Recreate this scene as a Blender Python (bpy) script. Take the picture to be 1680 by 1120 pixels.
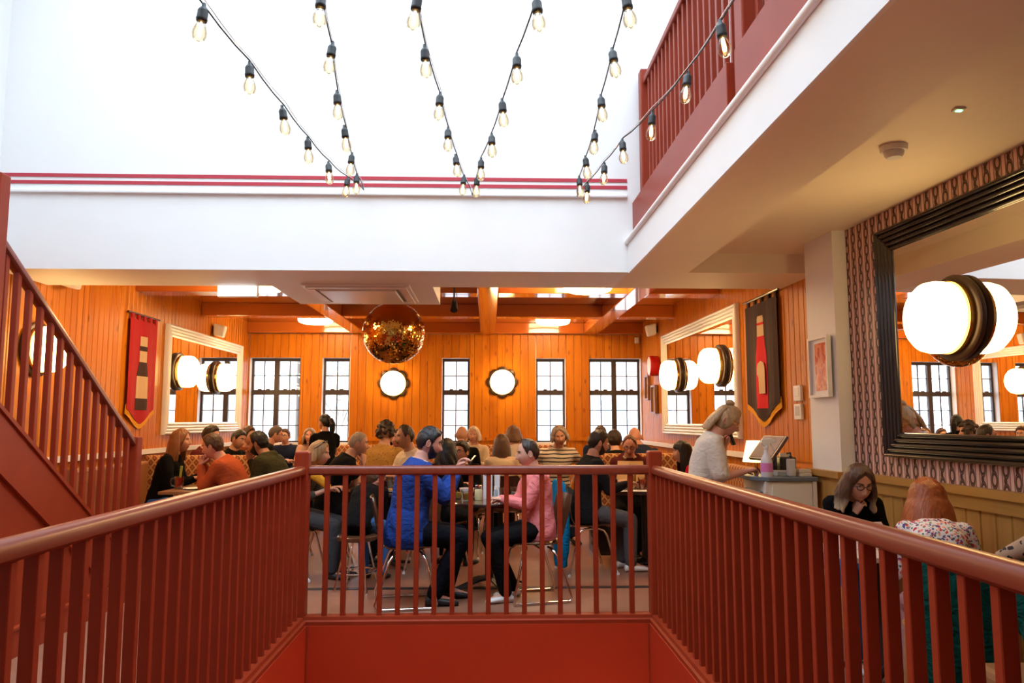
import bpy, bmesh, math, random
import numpy as np
from mathutils import Vector, Matrix, Euler

random.seed(7)
np.random.seed(7)
for o in list(bpy.data.objects):
    bpy.data.objects.remove(o)
SC = bpy.context.scene
COL = SC.collection
R = math.radians

# ------------------------------------------------------------------ camera
F = 1250.0                       # focal length in pixels of the 1680 wide frame
CZ = 1.43                        # eye height above the floor
PITCH = math.atan(130.0 / F)
YAW = math.atan(40.0 / F)
cam_d = bpy.data.cameras.new('camera')
cam = bpy.data.objects.new('camera', cam_d)
COL.objects.link(cam)
cam_d.sensor_width = 36.0
cam_d.lens = 36.0 * F / 1680.0
cam_d.clip_start = 0.05
cam_d.clip_end = 200
cam.location = (0, 0, CZ)
cam.rotation_euler = (math.pi / 2 + PITCH, 0, -YAW)
SC.camera = cam

# ------------------------------------------------------------------ daylight
wd = bpy.data.worlds.new('overcast_sky')
SC.world = wd
wd.use_nodes = True
wn = wd.node_tree
wn.nodes.clear()
wo = wn.nodes.new('ShaderNodeOutputWorld')
wb = wn.nodes.new('ShaderNodeBackground')
wb.inputs[0].default_value = (0.71, 0.86, 1.0, 1)
wb.inputs[1].default_value = 7.8
wn.links.new(wb.outputs[0], wo.inputs[0])

def portal(name, loc, rot, sx, sy):
    l = bpy.data.lights.new(name, 'AREA')
    l.shape = 'RECTANGLE'
    l.size = sx
    l.size_y = sy
    l.cycles.is_portal = True
    o = bpy.data.objects.new(name, l)
    o.location = loc
    o.rotation_euler = rot
    COL.objects.link(o)
portal('skylight_portal_offscreen', (-0.7, 3.5, 6.05), (0, 0, 0), 5.6, 4.6)
portal('window_portal', (-0.65, 12.95, 1.76), (-math.pi / 2, 0, 0), 6.4, 1.5)

vs = SC.view_settings
vs.view_transform = 'Standard'
vs.look = 'None'
vs.exposure = 0.3
vs.gamma = 1.0
vs.use_curve_mapping = False

# ------------------------------------------------------------------ room sizes (metres)
XL = -3.95                       # left wall
YP0, YP1 = 6.12, 6.87            # bulkhead between the two rooms
ZP = 2.64                        # its underside
YF = 12.70                       # far wall
ZCF = 3.05                       # ceiling of the far room
ZB = 2.87                        # underside of its beams
ZCN = 2.80                       # ceiling under the balcony
YB = -2.6                        # wall behind the camera
ZT = 6.0                         # top of the atrium
WX0, WX1 = -1.29, 1.18           # stairwell
WY0, WY1 = 0.55, 5.60
def xrn(y):                      # right wall beside the stairwell (slightly skewed)
    return 2.84 - 0.048 * y
def xrf(y):                      # right wall of the far room
    return 2.60 + 0.02 * (YF - y)

CAM_M = cam.rotation_euler.to_matrix()
def ray(px, py):
    return CAM_M @ Vector(((px - 840) / F, (560 - py) / F, -1))
def at(px, py, Y):               # pixel + distance -> point
    d = ray(px, py)
    t = Y / d.y
    return Vector((d.x * t, Y, CZ + d.z * t))
def at_x(px, py, X):             # pixel on a plane x = X
    d = ray(px, py)
    t = X / d.x
    return Vector((X, d.y * t, CZ + d.z * t))

# ------------------------------------------------------------------ helpers
def link(o, parent=None):
    COL.objects.link(o)
    if parent is not None:
        o.parent = parent
    return o

def tag(o, label=None, cat=None, group=None, kind=None):
    if label: o['label'] = label
    if cat: o['category'] = cat
    if group: o['group'] = group
    if kind: o['kind'] = kind
    return o

def thing(name, label, cat, loc=(0, 0, 0), rz=0.0, group=None):
    o = bpy.data.objects.new(name, None)
    o.empty_display_size = 0.1
    o.location = loc
    o.rotation_euler = (0, 0, rz)
    link(o)
    tag(o, label, cat, group)
    return o

def structure(name, loc=(0, 0, 0)):
    o = bpy.data.objects.new(name, None)
    o.location = loc
    link(o)
    o['kind'] = 'structure'
    return o

def pmat(o):
    return Matrix.Translation(o.location) @ o.rotation_euler.to_matrix().to_4x4()

def dup(o, parent=None):
    c = o.copy()
    link(c, parent)
    if parent is not None:
        c.matrix_parent_inverse = o.matrix_parent_inverse.copy()
    for ch in [k for k in o.children]:
        dup(ch, c)
    return c

class MB:
    def __init__(self):
        self.v = []
        self.f = []
        self.m = []
        self.mi = 0
    def add(self, vs, fs):
        n = len(self.v)
        self.v.extend([tuple(p) for p in vs])
        self.f.extend([tuple(i + n for i in f) for f in fs])
        self.m.extend([self.mi] * len(fs))
        return self
    def box(self, x0, x1, y0, y1, z0, z1, M=None):
        vs = [Vector((x, y, z)) for z in (z0, z1) for y in (y0, y1) for x in (x0, x1)]
        if M is not None:
            vs = [M @ p for p in vs]
        return self.add(vs, [(0, 2, 3, 1), (4, 5, 7, 6), (0, 1, 5, 4), (2, 6, 7, 3), (0, 4, 6, 2), (1, 3, 7, 5)])
    def cbox(self, c, s, M=None):
        return self.box(c[0] - s[0] / 2, c[0] + s[0] / 2, c[1] - s[1] / 2, c[1] + s[1] / 2, c[2] - s[2] / 2, c[2] + s[2] / 2, M)
    def prism(self, poly, axis, a0, a1):
        # poly: list of 2d points; axis 0/1/2 is the extrusion axis
        def pt(p, a):
            l = [p[0], p[1]]
            l.insert(axis, a)
            return tuple(l)
        n = len(poly)
        vs = [pt(p, a0) for p in poly] + [pt(p, a1) for p in poly]
        fs = [tuple(range(n))[::-1], tuple(range(n, 2 * n))] + [(i, (i + 1) % n, n + (i + 1) % n, n + i) for i in range(n)]
        return self.add(vs, fs)
    def rings(self, rings, caps=True, closed=False):
        n = len(rings[0])
        vs = [p for r in rings for p in r]
        fs = []
        k = len(rings)
        for i in range(k if closed else k - 1):
            a, b = i * n, ((i + 1) % k) * n
            for j in range(n):
                j2 = (j + 1) % n
                fs.append((a + j, a + j2, b + j2, b + j))
        if caps and not closed:
            fs.append(tuple(range(n))[::-1])
            fs.append(tuple(range((k - 1) * n, k * n)))
        return self.add(vs, fs)
    def tube(self, path, rad, seg=8, caps=True, closed=False):
        path = [Vector(p) for p in path]
        n = len(path)
        if not hasattr(rad, '__len__'):
            rad = [rad] * n
        rs = []
        prev = None
        for i, p in enumerate(path):
            a = path[i - 1] if (i > 0 or closed) else p
            b = path[(i + 1) % n] if (i < n - 1 or closed) else p
            d = (b - a)
            if d.length < 1e-9: d = Vector((0, 0, 1))
            d.normalize()
            if prev is None:
                u = d.cross(Vector((0, 0, 1)))
                if u.length < 0.05: u = d.cross(Vector((1, 0, 0)))
            else:
                u = prev - d * prev.dot(d)
                if u.length < 1e-4: u = d.cross(Vector((1, 0, 0)))
            u.normalize()
            prev = u
            w = d.cross(u)
            rs.append([p + (u * math.cos(t) + w * math.sin(t)) * rad[i] for t in [2 * math.pi * j / seg for j in range(seg)]])
        return self.rings(rs, caps, closed)
    def lathe(self, prof, seg=24, M=None):
        # prof: (r, z) from bottom to top, about z
        rs = []
        for r, z in prof:
            ring = [Vector((max(r, 1e-4) * math.cos(2 * math.pi * j / seg), max(r, 1e-4) * math.sin(2 * math.pi * j / seg), z)) for j in range(seg)]
            if M is not None: ring = [M @ p for p in ring]
            rs.append(ring)
        return self.rings(rs)
    def ball(self, c, r, seg=12, rows=8, M=None):
        if not hasattr(r, '__len__'): r = (r, r, r)
        c = Vector(c)
        rs = []
        for i in range(rows + 1):
            e = -math.pi / 2 + math.pi * i / rows
            ce = max(math.cos(e), 0.02)
            ring = [Vector((r[0] * ce * math.cos(2 * math.pi * j / seg), r[1] * ce * math.sin(2 * math.pi * j / seg), r[2] * math.sin(e))) for j in range(seg)]
            if M is not None: ring = [M @ p for p in ring]
            rs.append([c + p for p in ring])
        return self.rings(rs)
    def mesh(self, name, mats):
        me = bpy.data.meshes.new(name)
        me.from_pydata(self.v, [], self.f)
        for mt in (mats if isinstance(mats, (list, tuple)) else [mats]):
            me.materials.append(mt)
        if any(self.m):
            me.polygons.foreach_set('material_index', self.m)
        me.validate()
        return me
    def build(self, name, mats, parent=None, smooth=False, world=True, bevel=0.0, kind=None):
        me = self.mesh(name, mats)
        bm = bmesh.new()
        bm.from_mesh(me)
        bmesh.ops.recalc_face_normals(bm, faces=bm.faces)
        bm.to_mesh(me)
        bm.free()
        return put(name, me, parent, smooth, world, bevel, kind)

def put(name, me, parent=None, smooth=False, world=True, bevel=0.0, kind=None):
    o = bpy.data.objects.new(name, me)
    link(o, parent)
    if parent is not None and world:
        m = pmat(parent)
        if parent.parent is not None:
            m = pmat(parent.parent) @ parent.matrix_parent_inverse @ m
        o.matrix_parent_inverse = m.inverted()
    if smooth:
        me.polygons.foreach_set('use_smooth', [True] * len(me.polygons))
        if smooth != 'all':
            try:
                me.set_sharp_from_angle(angle=R(40))
            except Exception:
                pass
    if bevel:
        b = o.modifiers.new('bevel', 'BEVEL')
        b.width = bevel
        b.segments = 2
        b.limit_method = 'ANGLE'
        b.angle_limit = R(40)
    if kind: o['kind'] = kind
    return o

def box_obj(name, mat, parent, *dims, bevel=0.0, world=True, kind=None):
    return MB().box(*dims).build(name, mat, parent, world=world, bevel=bevel, kind=kind)

# ------------------------------------------------------------------ materials
def lin(r, g, b):
    f = lambda c: ((c / 255.0) / 12.92) if c / 255.0 <= 0.04045 else (((c / 255.0) + 0.055) / 1.055) ** 2.4
    return (f(r), f(g), f(b))

class N:
    def __init__(self, name):
        self.mat = bpy.data.materials.new(name)
        self.mat.use_nodes = True
        self.t = self.mat.node_tree
        self.t.nodes.clear()
        self.out = self.t.nodes.new('ShaderNodeOutputMaterial')
        self.p = self.t.nodes.new('ShaderNodeBsdfPrincipled')
        self.t.links.new(self.p.outputs[0], self.out.inputs[0])
    def n(self, typ, **kw):
        nd = self.t.nodes.new(typ)
        for k, v in kw.items():
            if k.startswith('i_'):
                key = k[2:]
                nd.inputs[int(key) if key.isdigit() else key].default_value = v
            else:
                setattr(nd, k, v)
        return nd
    def l(self, a, b):
        self.t.links.new(a, b)
    def math(self, op, a, b=None, c=None):
        nd = self.t.nodes.new('ShaderNodeMath')
        nd.operation = op
        for i, x in enumerate((a, b, c)):
            if x is None: continue
            if isinstance(x, (int, float)):
                nd.inputs[i].default_value = x
            else:
                self.l(x, nd.inputs[i])
        return nd.outputs[0]
    def mix(self, fac, a, b):
        nd = self.t.nodes.new('ShaderNodeMix')
        nd.data_type = 'RGBA'
        for i, x in ((0, fac), (6, a), (7, b)):
            if isinstance(x, (int, float)):
                nd.inputs[i].default_value = x
            elif isinstance(x, tuple):
                nd.inputs[i].default_value = (x[0], x[1], x[2], 1)
            else:
                self.l(x, nd.inputs[i])
        return nd.outputs[2]
    def coords(self, scale=(1, 1, 1), kind='Object', rnd=False):
        tc = self.n('ShaderNodeTexCoord')
        mp = self.n('ShaderNodeMapping')
        mp.inputs['Scale'].default_value = scale
        self.l(tc.outputs[kind], mp.inputs[0])
        if rnd:
            oi = self.n('ShaderNodeObjectInfo')
            m = self.n('ShaderNodeVectorMath', operation='SCALE')
            cx = self.n('ShaderNodeCombineXYZ')
            self.l(oi.outputs['Random'], cx.inputs[0])
            self.l(oi.outputs['Random'], cx.inputs[2])
            self.l(cx.outputs[0], m.inputs[0])
            m.inputs['Scale'].default_value = 37.0
            self.l(m.outputs[0], mp.inputs['Location'])
        return mp.outputs[0]
    def noise(self, vec, scale=5.0, detail=3.0, rough=0.55):
        nd = self.n('ShaderNodeTexNoise')
        nd.inputs['Scale'].default_value = scale
        nd.inputs['Detail'].default_value = detail
        nd.inputs['Roughness'].default_value = rough
        self.l(vec, nd.inputs['Vector'])
        return nd.outputs[0]
    def ramp(self, fac, stops):
        nd = self.n('ShaderNodeValToRGB')
        cr = nd.color_ramp
        while len(cr.elements) < len(stops):
            cr.elements.new(0.5)
        for e, (p, c) in zip(cr.elements, stops):
            e.position = p
            e.color = (c[0], c[1], c[2], 1) if hasattr(c, '__len__') else (c, c, c, 1)
        self.l(fac, nd.inputs[0])
        return nd.outputs[0]
    def base(self, x):
        if isinstance(x, tuple):
            self.p.inputs['Base Color'].default_value = (x[0], x[1], x[2], 1)
        else:
            self.l(x, self.p.inputs['Base Color'])
    def bump(self, h, strength=0.3, dist=0.01):
        nd = self.n('ShaderNodeBump')
        nd.inputs['Strength'].default_value = strength
        nd.inputs['Distance'].default_value = dist
        self.l(h, nd.inputs['Height'])
        self.l(nd.outputs[0], self.p.inputs['Normal'])
    def set(self, **kw):
        names = {'rough': 'Roughness', 'metal': 'Metallic', 'spec': 'Specular IOR Level', 'coat': 'Coat Weight', 'trans': 'Transmission Weight', 'ior': 'IOR', 'sheen': 'Sheen Weight', 'alpha': 'Alpha', 'sss': 'Subsurface Weight', 'cr': 'Coat Roughness'}
        for k, v in kw.items():
            self.p.inputs[names[k]].default_value = v
        return self

def plain(name, c, rough=0.5, metal=0.0, var=0.12, scale=6.0, bump=0.0, **kw):
    m = N(name)
    co = m.coords()
    nz = m.noise(co, scale, 4.0)
    m.base(m.mix(nz, tuple(x * (1 - var) for x in c), tuple(min(1, x * (1 + var)) for x in c)))
    m.set(rough=rough, metal=metal, **kw)
    if bump:
        m.bump(m.noise(co, scale * 12, 3.0), bump, 0.004)
    return m.mat

def emis(name, c, strength, rough=0.3):
    m = N(name)
    m.base((0.8, 0.8, 0.75))
    m.p.inputs['Emission Color'].default_value = (c[0], c[1], c[2], 1)
    m.p.inputs['Emission Strength'].default_value = strength
    m.set(rough=rough)
    return m.mat

def wood(name, c1, c2, c3, rough=0.35, coat=0.0, knots=True, axis='z', rnd=True, tone=0.25, spec=0.4):
    m = N(name)
    st = {'z': (14, 14, 0.9), 'y': (14, 0.9, 14), 'x': (0.9, 14, 14)}[axis]
    co = m.coords(st, rnd=rnd)
    nz = m.noise(co, 1.6, 5.0, 0.6)
    col = m.ramp(nz, [(0.3, c2), (0.52, c1), (0.75, c1)])
    if rnd:
        oi = m.n('ShaderNodeObjectInfo')
        dark = m.mix(m.math('MULTIPLY', oi.outputs['Random'], tone), col, c2)
        col = dark
    if knots:
        ck = m.coords({'z': (6.0, 6.0, 2.4), 'y': (6.0, 2.4, 6.0), 'x': (2.4, 6.0, 6.0)}[axis], rnd=rnd)
        vo = m.n('ShaderNodeTexVoronoi')
        vo.inputs['Scale'].default_value = 1.3
        m.l(ck, vo.inputs['Vector'])
        kf = m.ramp(vo.outputs['Distance'], [(0.0, 1.0), (0.10, 0.55), (0.17, 0.0)])
        col = m.mix(m.math('MULTIPLY', kf, 0.8), col, c3)
    m.base(col)
    m.set(rough=rough, coat=coat, cr=0.15, spec=spec)
    m.bump(nz, 0.08, 0.004)
    return m.mat

M = {}
M['white'] = plain('white_wall_paint', (0.86, 0.86, 0.85), 0.55, var=0.02, bump=0.02)
M['cream'] = plain('cream_ceiling_paint', (0.84, 0.75, 0.61), 0.6, var=0.03, bump=0.02)
M['trimwhite'] = plain('white_gloss_trim', (0.85, 0.84, 0.82), 0.35, var=0.02)
M['stripe'] = plain('red_wall_stripe', (0.48, 0.03, 0.05), 0.5, var=0.05)
def red_paint():
    m = N('oxide_red_gloss_paint')
    co = m.coords()
    nz = m.noise(co, 5.0, 5.0)
    m.base(m.mix(nz, (0.24, 0.026, 0.008), (0.32, 0.040, 0.012)))
    m.set(rough=0.40, coat=0.0, spec=0.25)
    m.bump(m.noise(m.coords((40, 40, 6)), 1.0, 3.0), 0.06, 0.003)
    return m.mat
M['red'] = red_paint()
def rail_paint():
    m = N('handrail_varnished_red_wood')
    co = m.coords((9, 1.2, 9))
    nz = m.noise(co, 2.0, 5.0)
    m.base(m.mix(nz, (0.15, 0.020, 0.008), (0.24, 0.042, 0.016)))
    m.set(rough=0.30, coat=0.0, spec=0.40)
    return m.mat
M['rail'] = rail_paint()
M['redwall'] = plain('stairwell_red_paint', (0.44, 0.036, 0.008), 0.45, var=0.08, scale=3, bump=0.03)
PINE1, PINE2, PINE3 = (0.64, 0.215, 0.008), (0.44, 0.118, 0.004), (0.17, 0.035, 0.004)
M['pine'] = wood('knotty_pine_board', PINE1, PINE2, PINE3, rough=0.36, coat=0.0, spec=0.22, tone=0.55)
M['pine_back'] = plain('pine_backing_board', (0.54, 0.165, 0.006), 0.6)
M['dado'] = wood('ochre_stained_board', (0.50, 0.26, 0.06), (0.40, 0.19, 0.04), (0.28, 0.12, 0.02), rough=0.4, knots=False)
M['dadoy'] = wood('ochre_stained_rail', (0.50, 0.26, 0.06), (0.40, 0.19, 0.04), (0.28, 0.12, 0.02), rough=0.35, knots=False, axis='y')
M['ceil'] = plain('orange_gloss_ceiling_paint', (0.46, 0.115, 0.014), 0.10, var=0.06, scale=1.5, coat=0.6)
M['beam'] = plain('orange_gloss_beam_paint', (0.50, 0.13, 0.02), 0.12, var=0.08, scale=2, coat=0.5)
def floor_mat():
    m = N('mottled_terracotta_floor')
    co = m.coords()
    a = m.noise(co, 3.0, 5.0, 0.6)
    b = m.noise(co, 60.0, 3.0, 0.6)
    c = m.mix(a, (0.28, 0.115, 0.07), (0.42, 0.20, 0.125))
    c = m.mix(m.math('MULTIPLY', b, 0.55), c, (0.12, 0.05, 0.035))
    m.base(c)
    m.set(rough=0.40, spec=0.35)
    m.bump(b, 0.05, 0.002)
    return m.mat
M['floor'] = floor_mat()
M['floorband'] = plain('dark_floor_band', (0.03, 0.025, 0.025), 0.35)
M['black'] = plain('black_painted_metal', (0.012, 0.011, 0.011), 0.35)
M['blackwood'] = plain('black_lacquered_wood', (0.018, 0.011, 0.009), 0.25, coat=0.4)
M['tabletop'] = plain('dark_glossy_table_top', (0.06, 0.035, 0.03), 0.16, coat=0.5)
M['winframe'] = plain('dark_brown_window_frame', (0.045, 0.028, 0.026), 0.4)
M['chrome'] = plain('polished_chrome', (0.8, 0.78, 0.75), 0.12, 1.0, var=0.02)
M['brass'] = plain('brushed_brass', (0.75, 0.45, 0.12), 0.22, 1.0, var=0.05)
M['bronze'] = plain('dark_bronze', (0.055, 0.03, 0.018), 0.35, 0.4)
M['goldmirror'] = plain('gold_mirror_tile', (0.85, 0.50, 0.11), 0.07, 1.0, var=0.05)
M['mirror'] = plain('silvered_mirror', (0.93, 0.92, 0.90), 0.0, 1.0, var=0.0)
M['ply'] = wood('dark_bent_plywood', (0.10, 0.04, 0.018), (0.06, 0.022, 0.01), (0.03, 0.012, 0.006), rough=0.25, knots=False, coat=0.3)
M['plyedge'] = plain('pale_plywood_edge', (0.45, 0.25, 0.09), 0.4)
M['chairwood'] = wood('varnished_beech', (0.42, 0.19, 0.06), (0.32, 0.13, 0.04), (0.2, 0.08, 0.02), rough=0.3, knots=False)
M['opal'] = emis('lit_opal_glass', (1.0, 0.66, 0.25), 11.5)
M['opalceil'] = emis('lit_opal_ceiling_glass', (1.0, 0.70, 0.34), 37.0)
M['sign'] = emis('lit_exit_sign', (0.95, 1.0, 0.97), 3.0)
M['bulb'] = emis('lit_filament', (1.0, 0.62, 0.22), 14.0)
M['green_led'] = emis('green_led', (0.1, 1.0, 0.35), 6.0)
def glass(name, tint=(1, 1, 1), refl=0.10, rough=0.02):
    m = N(name)
    tr = m.n('ShaderNodeBsdfTransparent')
    tr.inputs[0].default_value = (tint[0], tint[1], tint[2], 1)
    gl = m.n('ShaderNodeBsdfGlossy')
    gl.inputs['Roughness'].default_value = rough
    lw = m.n('ShaderNodeLayerWeight')
    lw.inputs[0].default_value = 0.25
    mx = m.n('ShaderNodeMixShader')
    m.l(m.math('ADD', m.math('MULTIPLY', lw.outputs['Fresnel'], 0.6), refl * 0.3), mx.inputs[0])
    m.l(tr.outputs[0], mx.inputs[1])
    m.l(gl.outputs[0], mx.inputs[2])
    m.l(mx.outputs[0], m.out.inputs[0])
    return m.mat
M['glass'] = glass('window_glass')
M['clearglass'] = glass('drinking_glass', (0.93, 0.96, 0.96), 0.3)
M['bulbglass'] = glass('bulb_glass', (1.0, 0.90, 0.72), 0.15)
M['plastic_white'] = plain('white_plastic', (0.78, 0.77, 0.74), 0.4, var=0.02)
M['rubber'] = plain('black_rubber', (0.012, 0.012, 0.013), 0.55)
def wallpaper():
    m = N('chain_print_wallpaper')
    tc = m.n('ShaderNodeTexCoord')
    sp = m.n('ShaderNodeSeparateXYZ')
    m.l(tc.outputs['Object'], sp.inputs[0])
    u = m.math('DIVIDE', sp.outputs[1], 0.085)
    col = m.math('FLOOR', u)
    uu = m.math('SUBTRACT', m.math('FRACT', u), 0.5)
    par = m.math('MULTIPLY', m.math('ABSOLUTE', m.math('MODULO', col, 2.0)), 0.5)
    v = m.math('ADD', m.math('DIVIDE', sp.outputs[2], 0.118), par)
    vv = m.math('SUBTRACT', m.math('FRACT', v), 0.5)
    def ringd(cx, cy, ax, ay):
        a = m.math('DIVIDE', m.math('SUBTRACT', uu, cx), ax)
        b = m.math('DIVIDE', m.math('SUBTRACT', vv, cy), ay)
        return m.math('SQRT', m.math('ADD', m.math('MULTIPLY', a, a), m.math('MULTIPLY', b, b)))
    d = ringd(0.0, 0.0, 0.24, 0.36)
    ring = m.math('LESS_THAN', m.math('ABSOLUTE', m.math('SUBTRACT', d, 0.9)), 0.30)
    d2 = ringd(0.06, -0.5, 0.13, 0.17)
    d3 = ringd(0.06, 0.5, 0.13, 0.17)
    dot = m.math('MAXIMUM', m.math('LESS_THAN', d2, 1.0), m.math('LESS_THAN', d3, 1.0))
    au = m.math('ABSOLUTE', uu)
    edge = m.math('LESS_THAN', m.math('ABSOLUTE', m.math('SUBTRACT', au, 0.33)), 0.035)
    band = m.math('LESS_THAN', au, 0.33)
    bg = m.mix(band, (0.80, 0.55, 0.47), (0.60, 0.35, 0.28))
    c = m.mix(edge, bg, (0.17, 0.06, 0.045))
    hl = m.math('LESS_THAN', m.math('ABSOLUTE', m.math('SUBTRACT', d, 0.95)), 0.08)
    c = m.mix(m.math('MAXIMUM', ring, dot), c, (0.045, 0.014, 0.010))
    c = m.mix(m.math('MULTIPLY', hl, 0.5), c, (0.30, 0.13, 0.10))
    m.base(c)
    m.set(rough=0.55)
    return m.mat
M['wallpaper'] = wallpaper()
def diamond():
    m = N('diamond_print_upholstery')
    tc = m.n('ShaderNodeTexCoord')
    sp = m.n('ShaderNodeSeparateXYZ')
    m.l(tc.outputs['Object'], sp.inputs[0])
    h = m.math('ADD', sp.outputs[0], sp.outputs[1])
    a = m.math('DIVIDE', m.math('ADD', h, m.math('MULTIPLY', sp.outputs[2], 0.8)), 0.085)
    b = m.math('DIVIDE', m.math('SUBTRACT', h, m.math('MULTIPLY', sp.outputs[2], 0.8)), 0.085)
    fa = m.math('ABSOLUTE', m.math('SUBTRACT', m.math('FRACT', a), 0.5))
    fb = m.math('ABSOLUTE', m.math('SUBTRACT', m.math('FRACT', b), 0.5))
    ln = m.math('GREATER_THAN', m.math('MAXIMUM', fa, fb), 0.36)
    ct = m.math('LESS_THAN', m.math('MAXIMUM', fa, fb), 0.18)
    c = m.mix(ln, (0.24, 0.055, 0.02), (0.62, 0.33, 0.12))
    c = m.mix(ct, c, (0.42, 0.14, 0.04))
    m.base(c)
    m.set(rough=0.7)
    return m.mat
M['diamond'] = diamond()
M['bench'] = plain('tan_leatherette', (0.30, 0.12, 0.045), 0.45, bump=0.05)
# ================================================================== the setting
# ---- floors
fl = structure('floor')
fm = MB()
fm.box(XL, WX0, YB, YF, -0.20, 0.0)
fm.box(WX1, 3.1, YB, YF, -0.20, 0.0)
fm.box(WX0, WX1, YB, WY0, -0.20, 0.0)
fm.box(WX0, WX1, WY1, YF, -0.20, 0.0)
fm.build('floor_slab', M['floor'], fl)
box_obj('dark_floor_band', M['floorband'], fl, -2.6, 2.45, 6.70, 6.78, 0.0, 0.004)
low = structure('floor_lower')
box_obj('lower_floor_slab', M['floor'], low, WX0 - 0.4, WX1 + 0.4, WY0 - 0.5, WY1 + 2.0, -3.6, -3.45)

# ---- stairwell walls and flight down
wf = structure('wall_stairwell')
box_obj('front_wall_panel', M['redwall'], wf, WX0, WX1, WY1 - 0.02, WY1 + 0.12, -2.4, -0.006)
box_obj('side_wall_panel', M['redwall'], wf, WX0 - 0.12, WX0 + 0.02, WY0, WY1 - 0.02, -3.45, -0.006)
box_obj('side_wall_panel', M['redwall'], wf, WX1 - 0.02, WX1 + 0.12, WY0, WY1 - 0.02, -3.45, -0.006)
for sx, x in ((1, WX0), (-1, WX1)):
    box_obj('corner_bead', M['red'], wf, min(x + sx * 0.02, x + sx * 0.032), max(x + sx * 0.02, x + sx * 0.032), WY1 - 0.032, WY1 - 0.02, -2.4, -0.006)
down = thing('stair_flight', 'red stair flight leading down into the stairwell', 'stairs', (0, WY0, 0))
for i in range(18):
    y = WY0 + 0.05 + 0.265 * i
    z = -0.19 * (i + 1)
    box_obj('tread', M['redwall'], down, WX0 + 0.021, WX1 - 0.021, y, y + 0.28, z - 0.04, z)
    box_obj('riser', M['red'], down, WX0 + 0.021, WX1 - 0.021, y - 0.02, y, z, z + 0.149)

# ---- left wall of both rooms
wl = structure('wall_left')
box_obj('wall_panel', M['white'], wl, XL - 0.2, XL, YB, YP1, ZP, ZT)
box_obj('wall_panel', M['white'], wl, XL - 0.2, XL, YB, 4.4, 0, ZP)
box_obj('board_backing', M['pine_back'], wl, XL - 0.2, XL - 0.016, 4.4, YP1, 0, ZP)
box_obj('board_backing', M['pine_back'], wl, XL - 0.2, XL - 0.016, YP1, YF, 0, ZCF)

_pl = {}
def plank_mesh(w, L, t, mat, key=''):
    k = (round(w, 3), round(L, 2), mat.name)
    if k not in _pl:
        c = 0.006
        w = w - 0.003
        poly = [(0, 0), (w, 0), (w, t - c), (w - c, t), (c, t), (0, t - c)]
        b = MB()
        b.prism(poly, 2, 0, L)
        _pl[k] = b.mesh('plank', mat)
    return _pl[k]

def plank(parent, origin, ang, w, L, mat, t=0.016):
    # board standing at origin; runs along the direction ang, its face turned to the left of that direction
    o = bpy.data.objects.new('plank', plank_mesh(w, L, t, mat))
    o.location = origin
    o.rotation_euler = (0, 0, ang)
    link(o, parent)
    o.matrix_parent_inverse = pmat(parent).inverted()
    return o

ZD = 1.08            # top of the dado rail in the far room
def board_wall(parent, p0, p1, z0, z1, pw, mat, holes=()):
    p0 = Vector((p0[0], p0[1], 0)); p1 = Vector((p1[0], p1[1], 0))
    d = p1 - p0
    L = d.length
    ang = math.atan2(d.y, d.x)
    n = max(1, round(L / pw))
    w = L / n
    for i in range(n):
        s0, s1 = i * w, (i + 1) * w
        # split the board where holes (windows) cut it
        cuts = [(a, b, za, zb) for (a, b, za, zb) in holes if b > s0 + 0.002 and a < s1 - 0.002]
        if not cuts:
            q = p0 + d.normalized() * s0
            plank(parent, (q.x, q.y, z0), ang, w, z1 - z0, mat)
            continue
        a, b, za, zb = cuts[0]
        xs = [s0] + ([a] if s0 < a < s1 else []) + ([b] if s0 < b < s1 else []) + [s1]
        for u0, u1 in zip(xs[:-1], xs[1:]):
            if u1 - u0 < 0.012: continue
            q = p0 + d.normalized() * u0
            mid = (u0 + u1) / 2
            if a < mid < b:
                if za > z0 + 0.01: plank(parent, (q.x, q.y, z0), ang, u1 - u0, za - z0, mat)
                if zb < z1 - 0.01: plank(parent, (q.x, q.y, zb), ang, u1 - u0, z1 - zb, mat)
            else:
                plank(parent, (q.x, q.y, z0), ang, u1 - u0, z1 - z0, mat)

# left boards (face +x): run along -y so that the left side is +x
board_wall(wl, (XL - 0.016, YF), (XL - 0.016, YP1), ZD, ZCF, 0.105, M['pine'])
board_wall(wl, (XL - 0.016, YP1), (XL - 0.016, 4.4), ZD, ZP, 0.105, M['pine'])
board_wall(wl, (XL - 0.016, YF), (XL - 0.016, 4.4), 0.0, ZD - 0.05, 0.105, M['pine'])
box_obj('trim_1', M['trimwhite'], None, XL + 0.001, XL + 0.045, 6.6, YF - 0.01, ZD - 0.03, ZD + 0.025, kind='structure')

# ---- far wall with five windows
WZ0, WZ1 = 1.06, 2.47
WINS = [(-3.93, -3.10, 2), (-2.74, -2.29, 1), (-0.76, -0.30, 1), (0.81, 1.30, 1), (1.70, 2.57, 2)]
wfar = structure('wall_far')
fb = MB()
xs = [XL - 0.2] + [v for w in WINS for v in w[:2]] + [3.1]
T0, T1 = YF + 0.016, YF + 0.26
for i in range(0, len(xs), 2):
    fb.box(xs[i], xs[i + 1], T0, T1, 0, ZCF + 0.1)
for a, b, k in WINS:
    fb.box(a, b, T0, T1, 0, WZ0)
    fb.box(a, b, T0, T1, WZ1, ZCF + 0.1)
fb.build('wall_core', M['white'], wfar)
XRF = xrf(YF)
holes = [(XRF - b, XRF - a, WZ0, WZ1) for a, b, k in WINS]
board_wall(wfar, (XRF, YF + 0.016), (XL, YF + 0.016), 0.0, ZB, 0.128, M['pine'], holes)
fr = MB()
segs = [XL] + [v for w in WINS for v in w[:2]] + [XRF]
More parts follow.
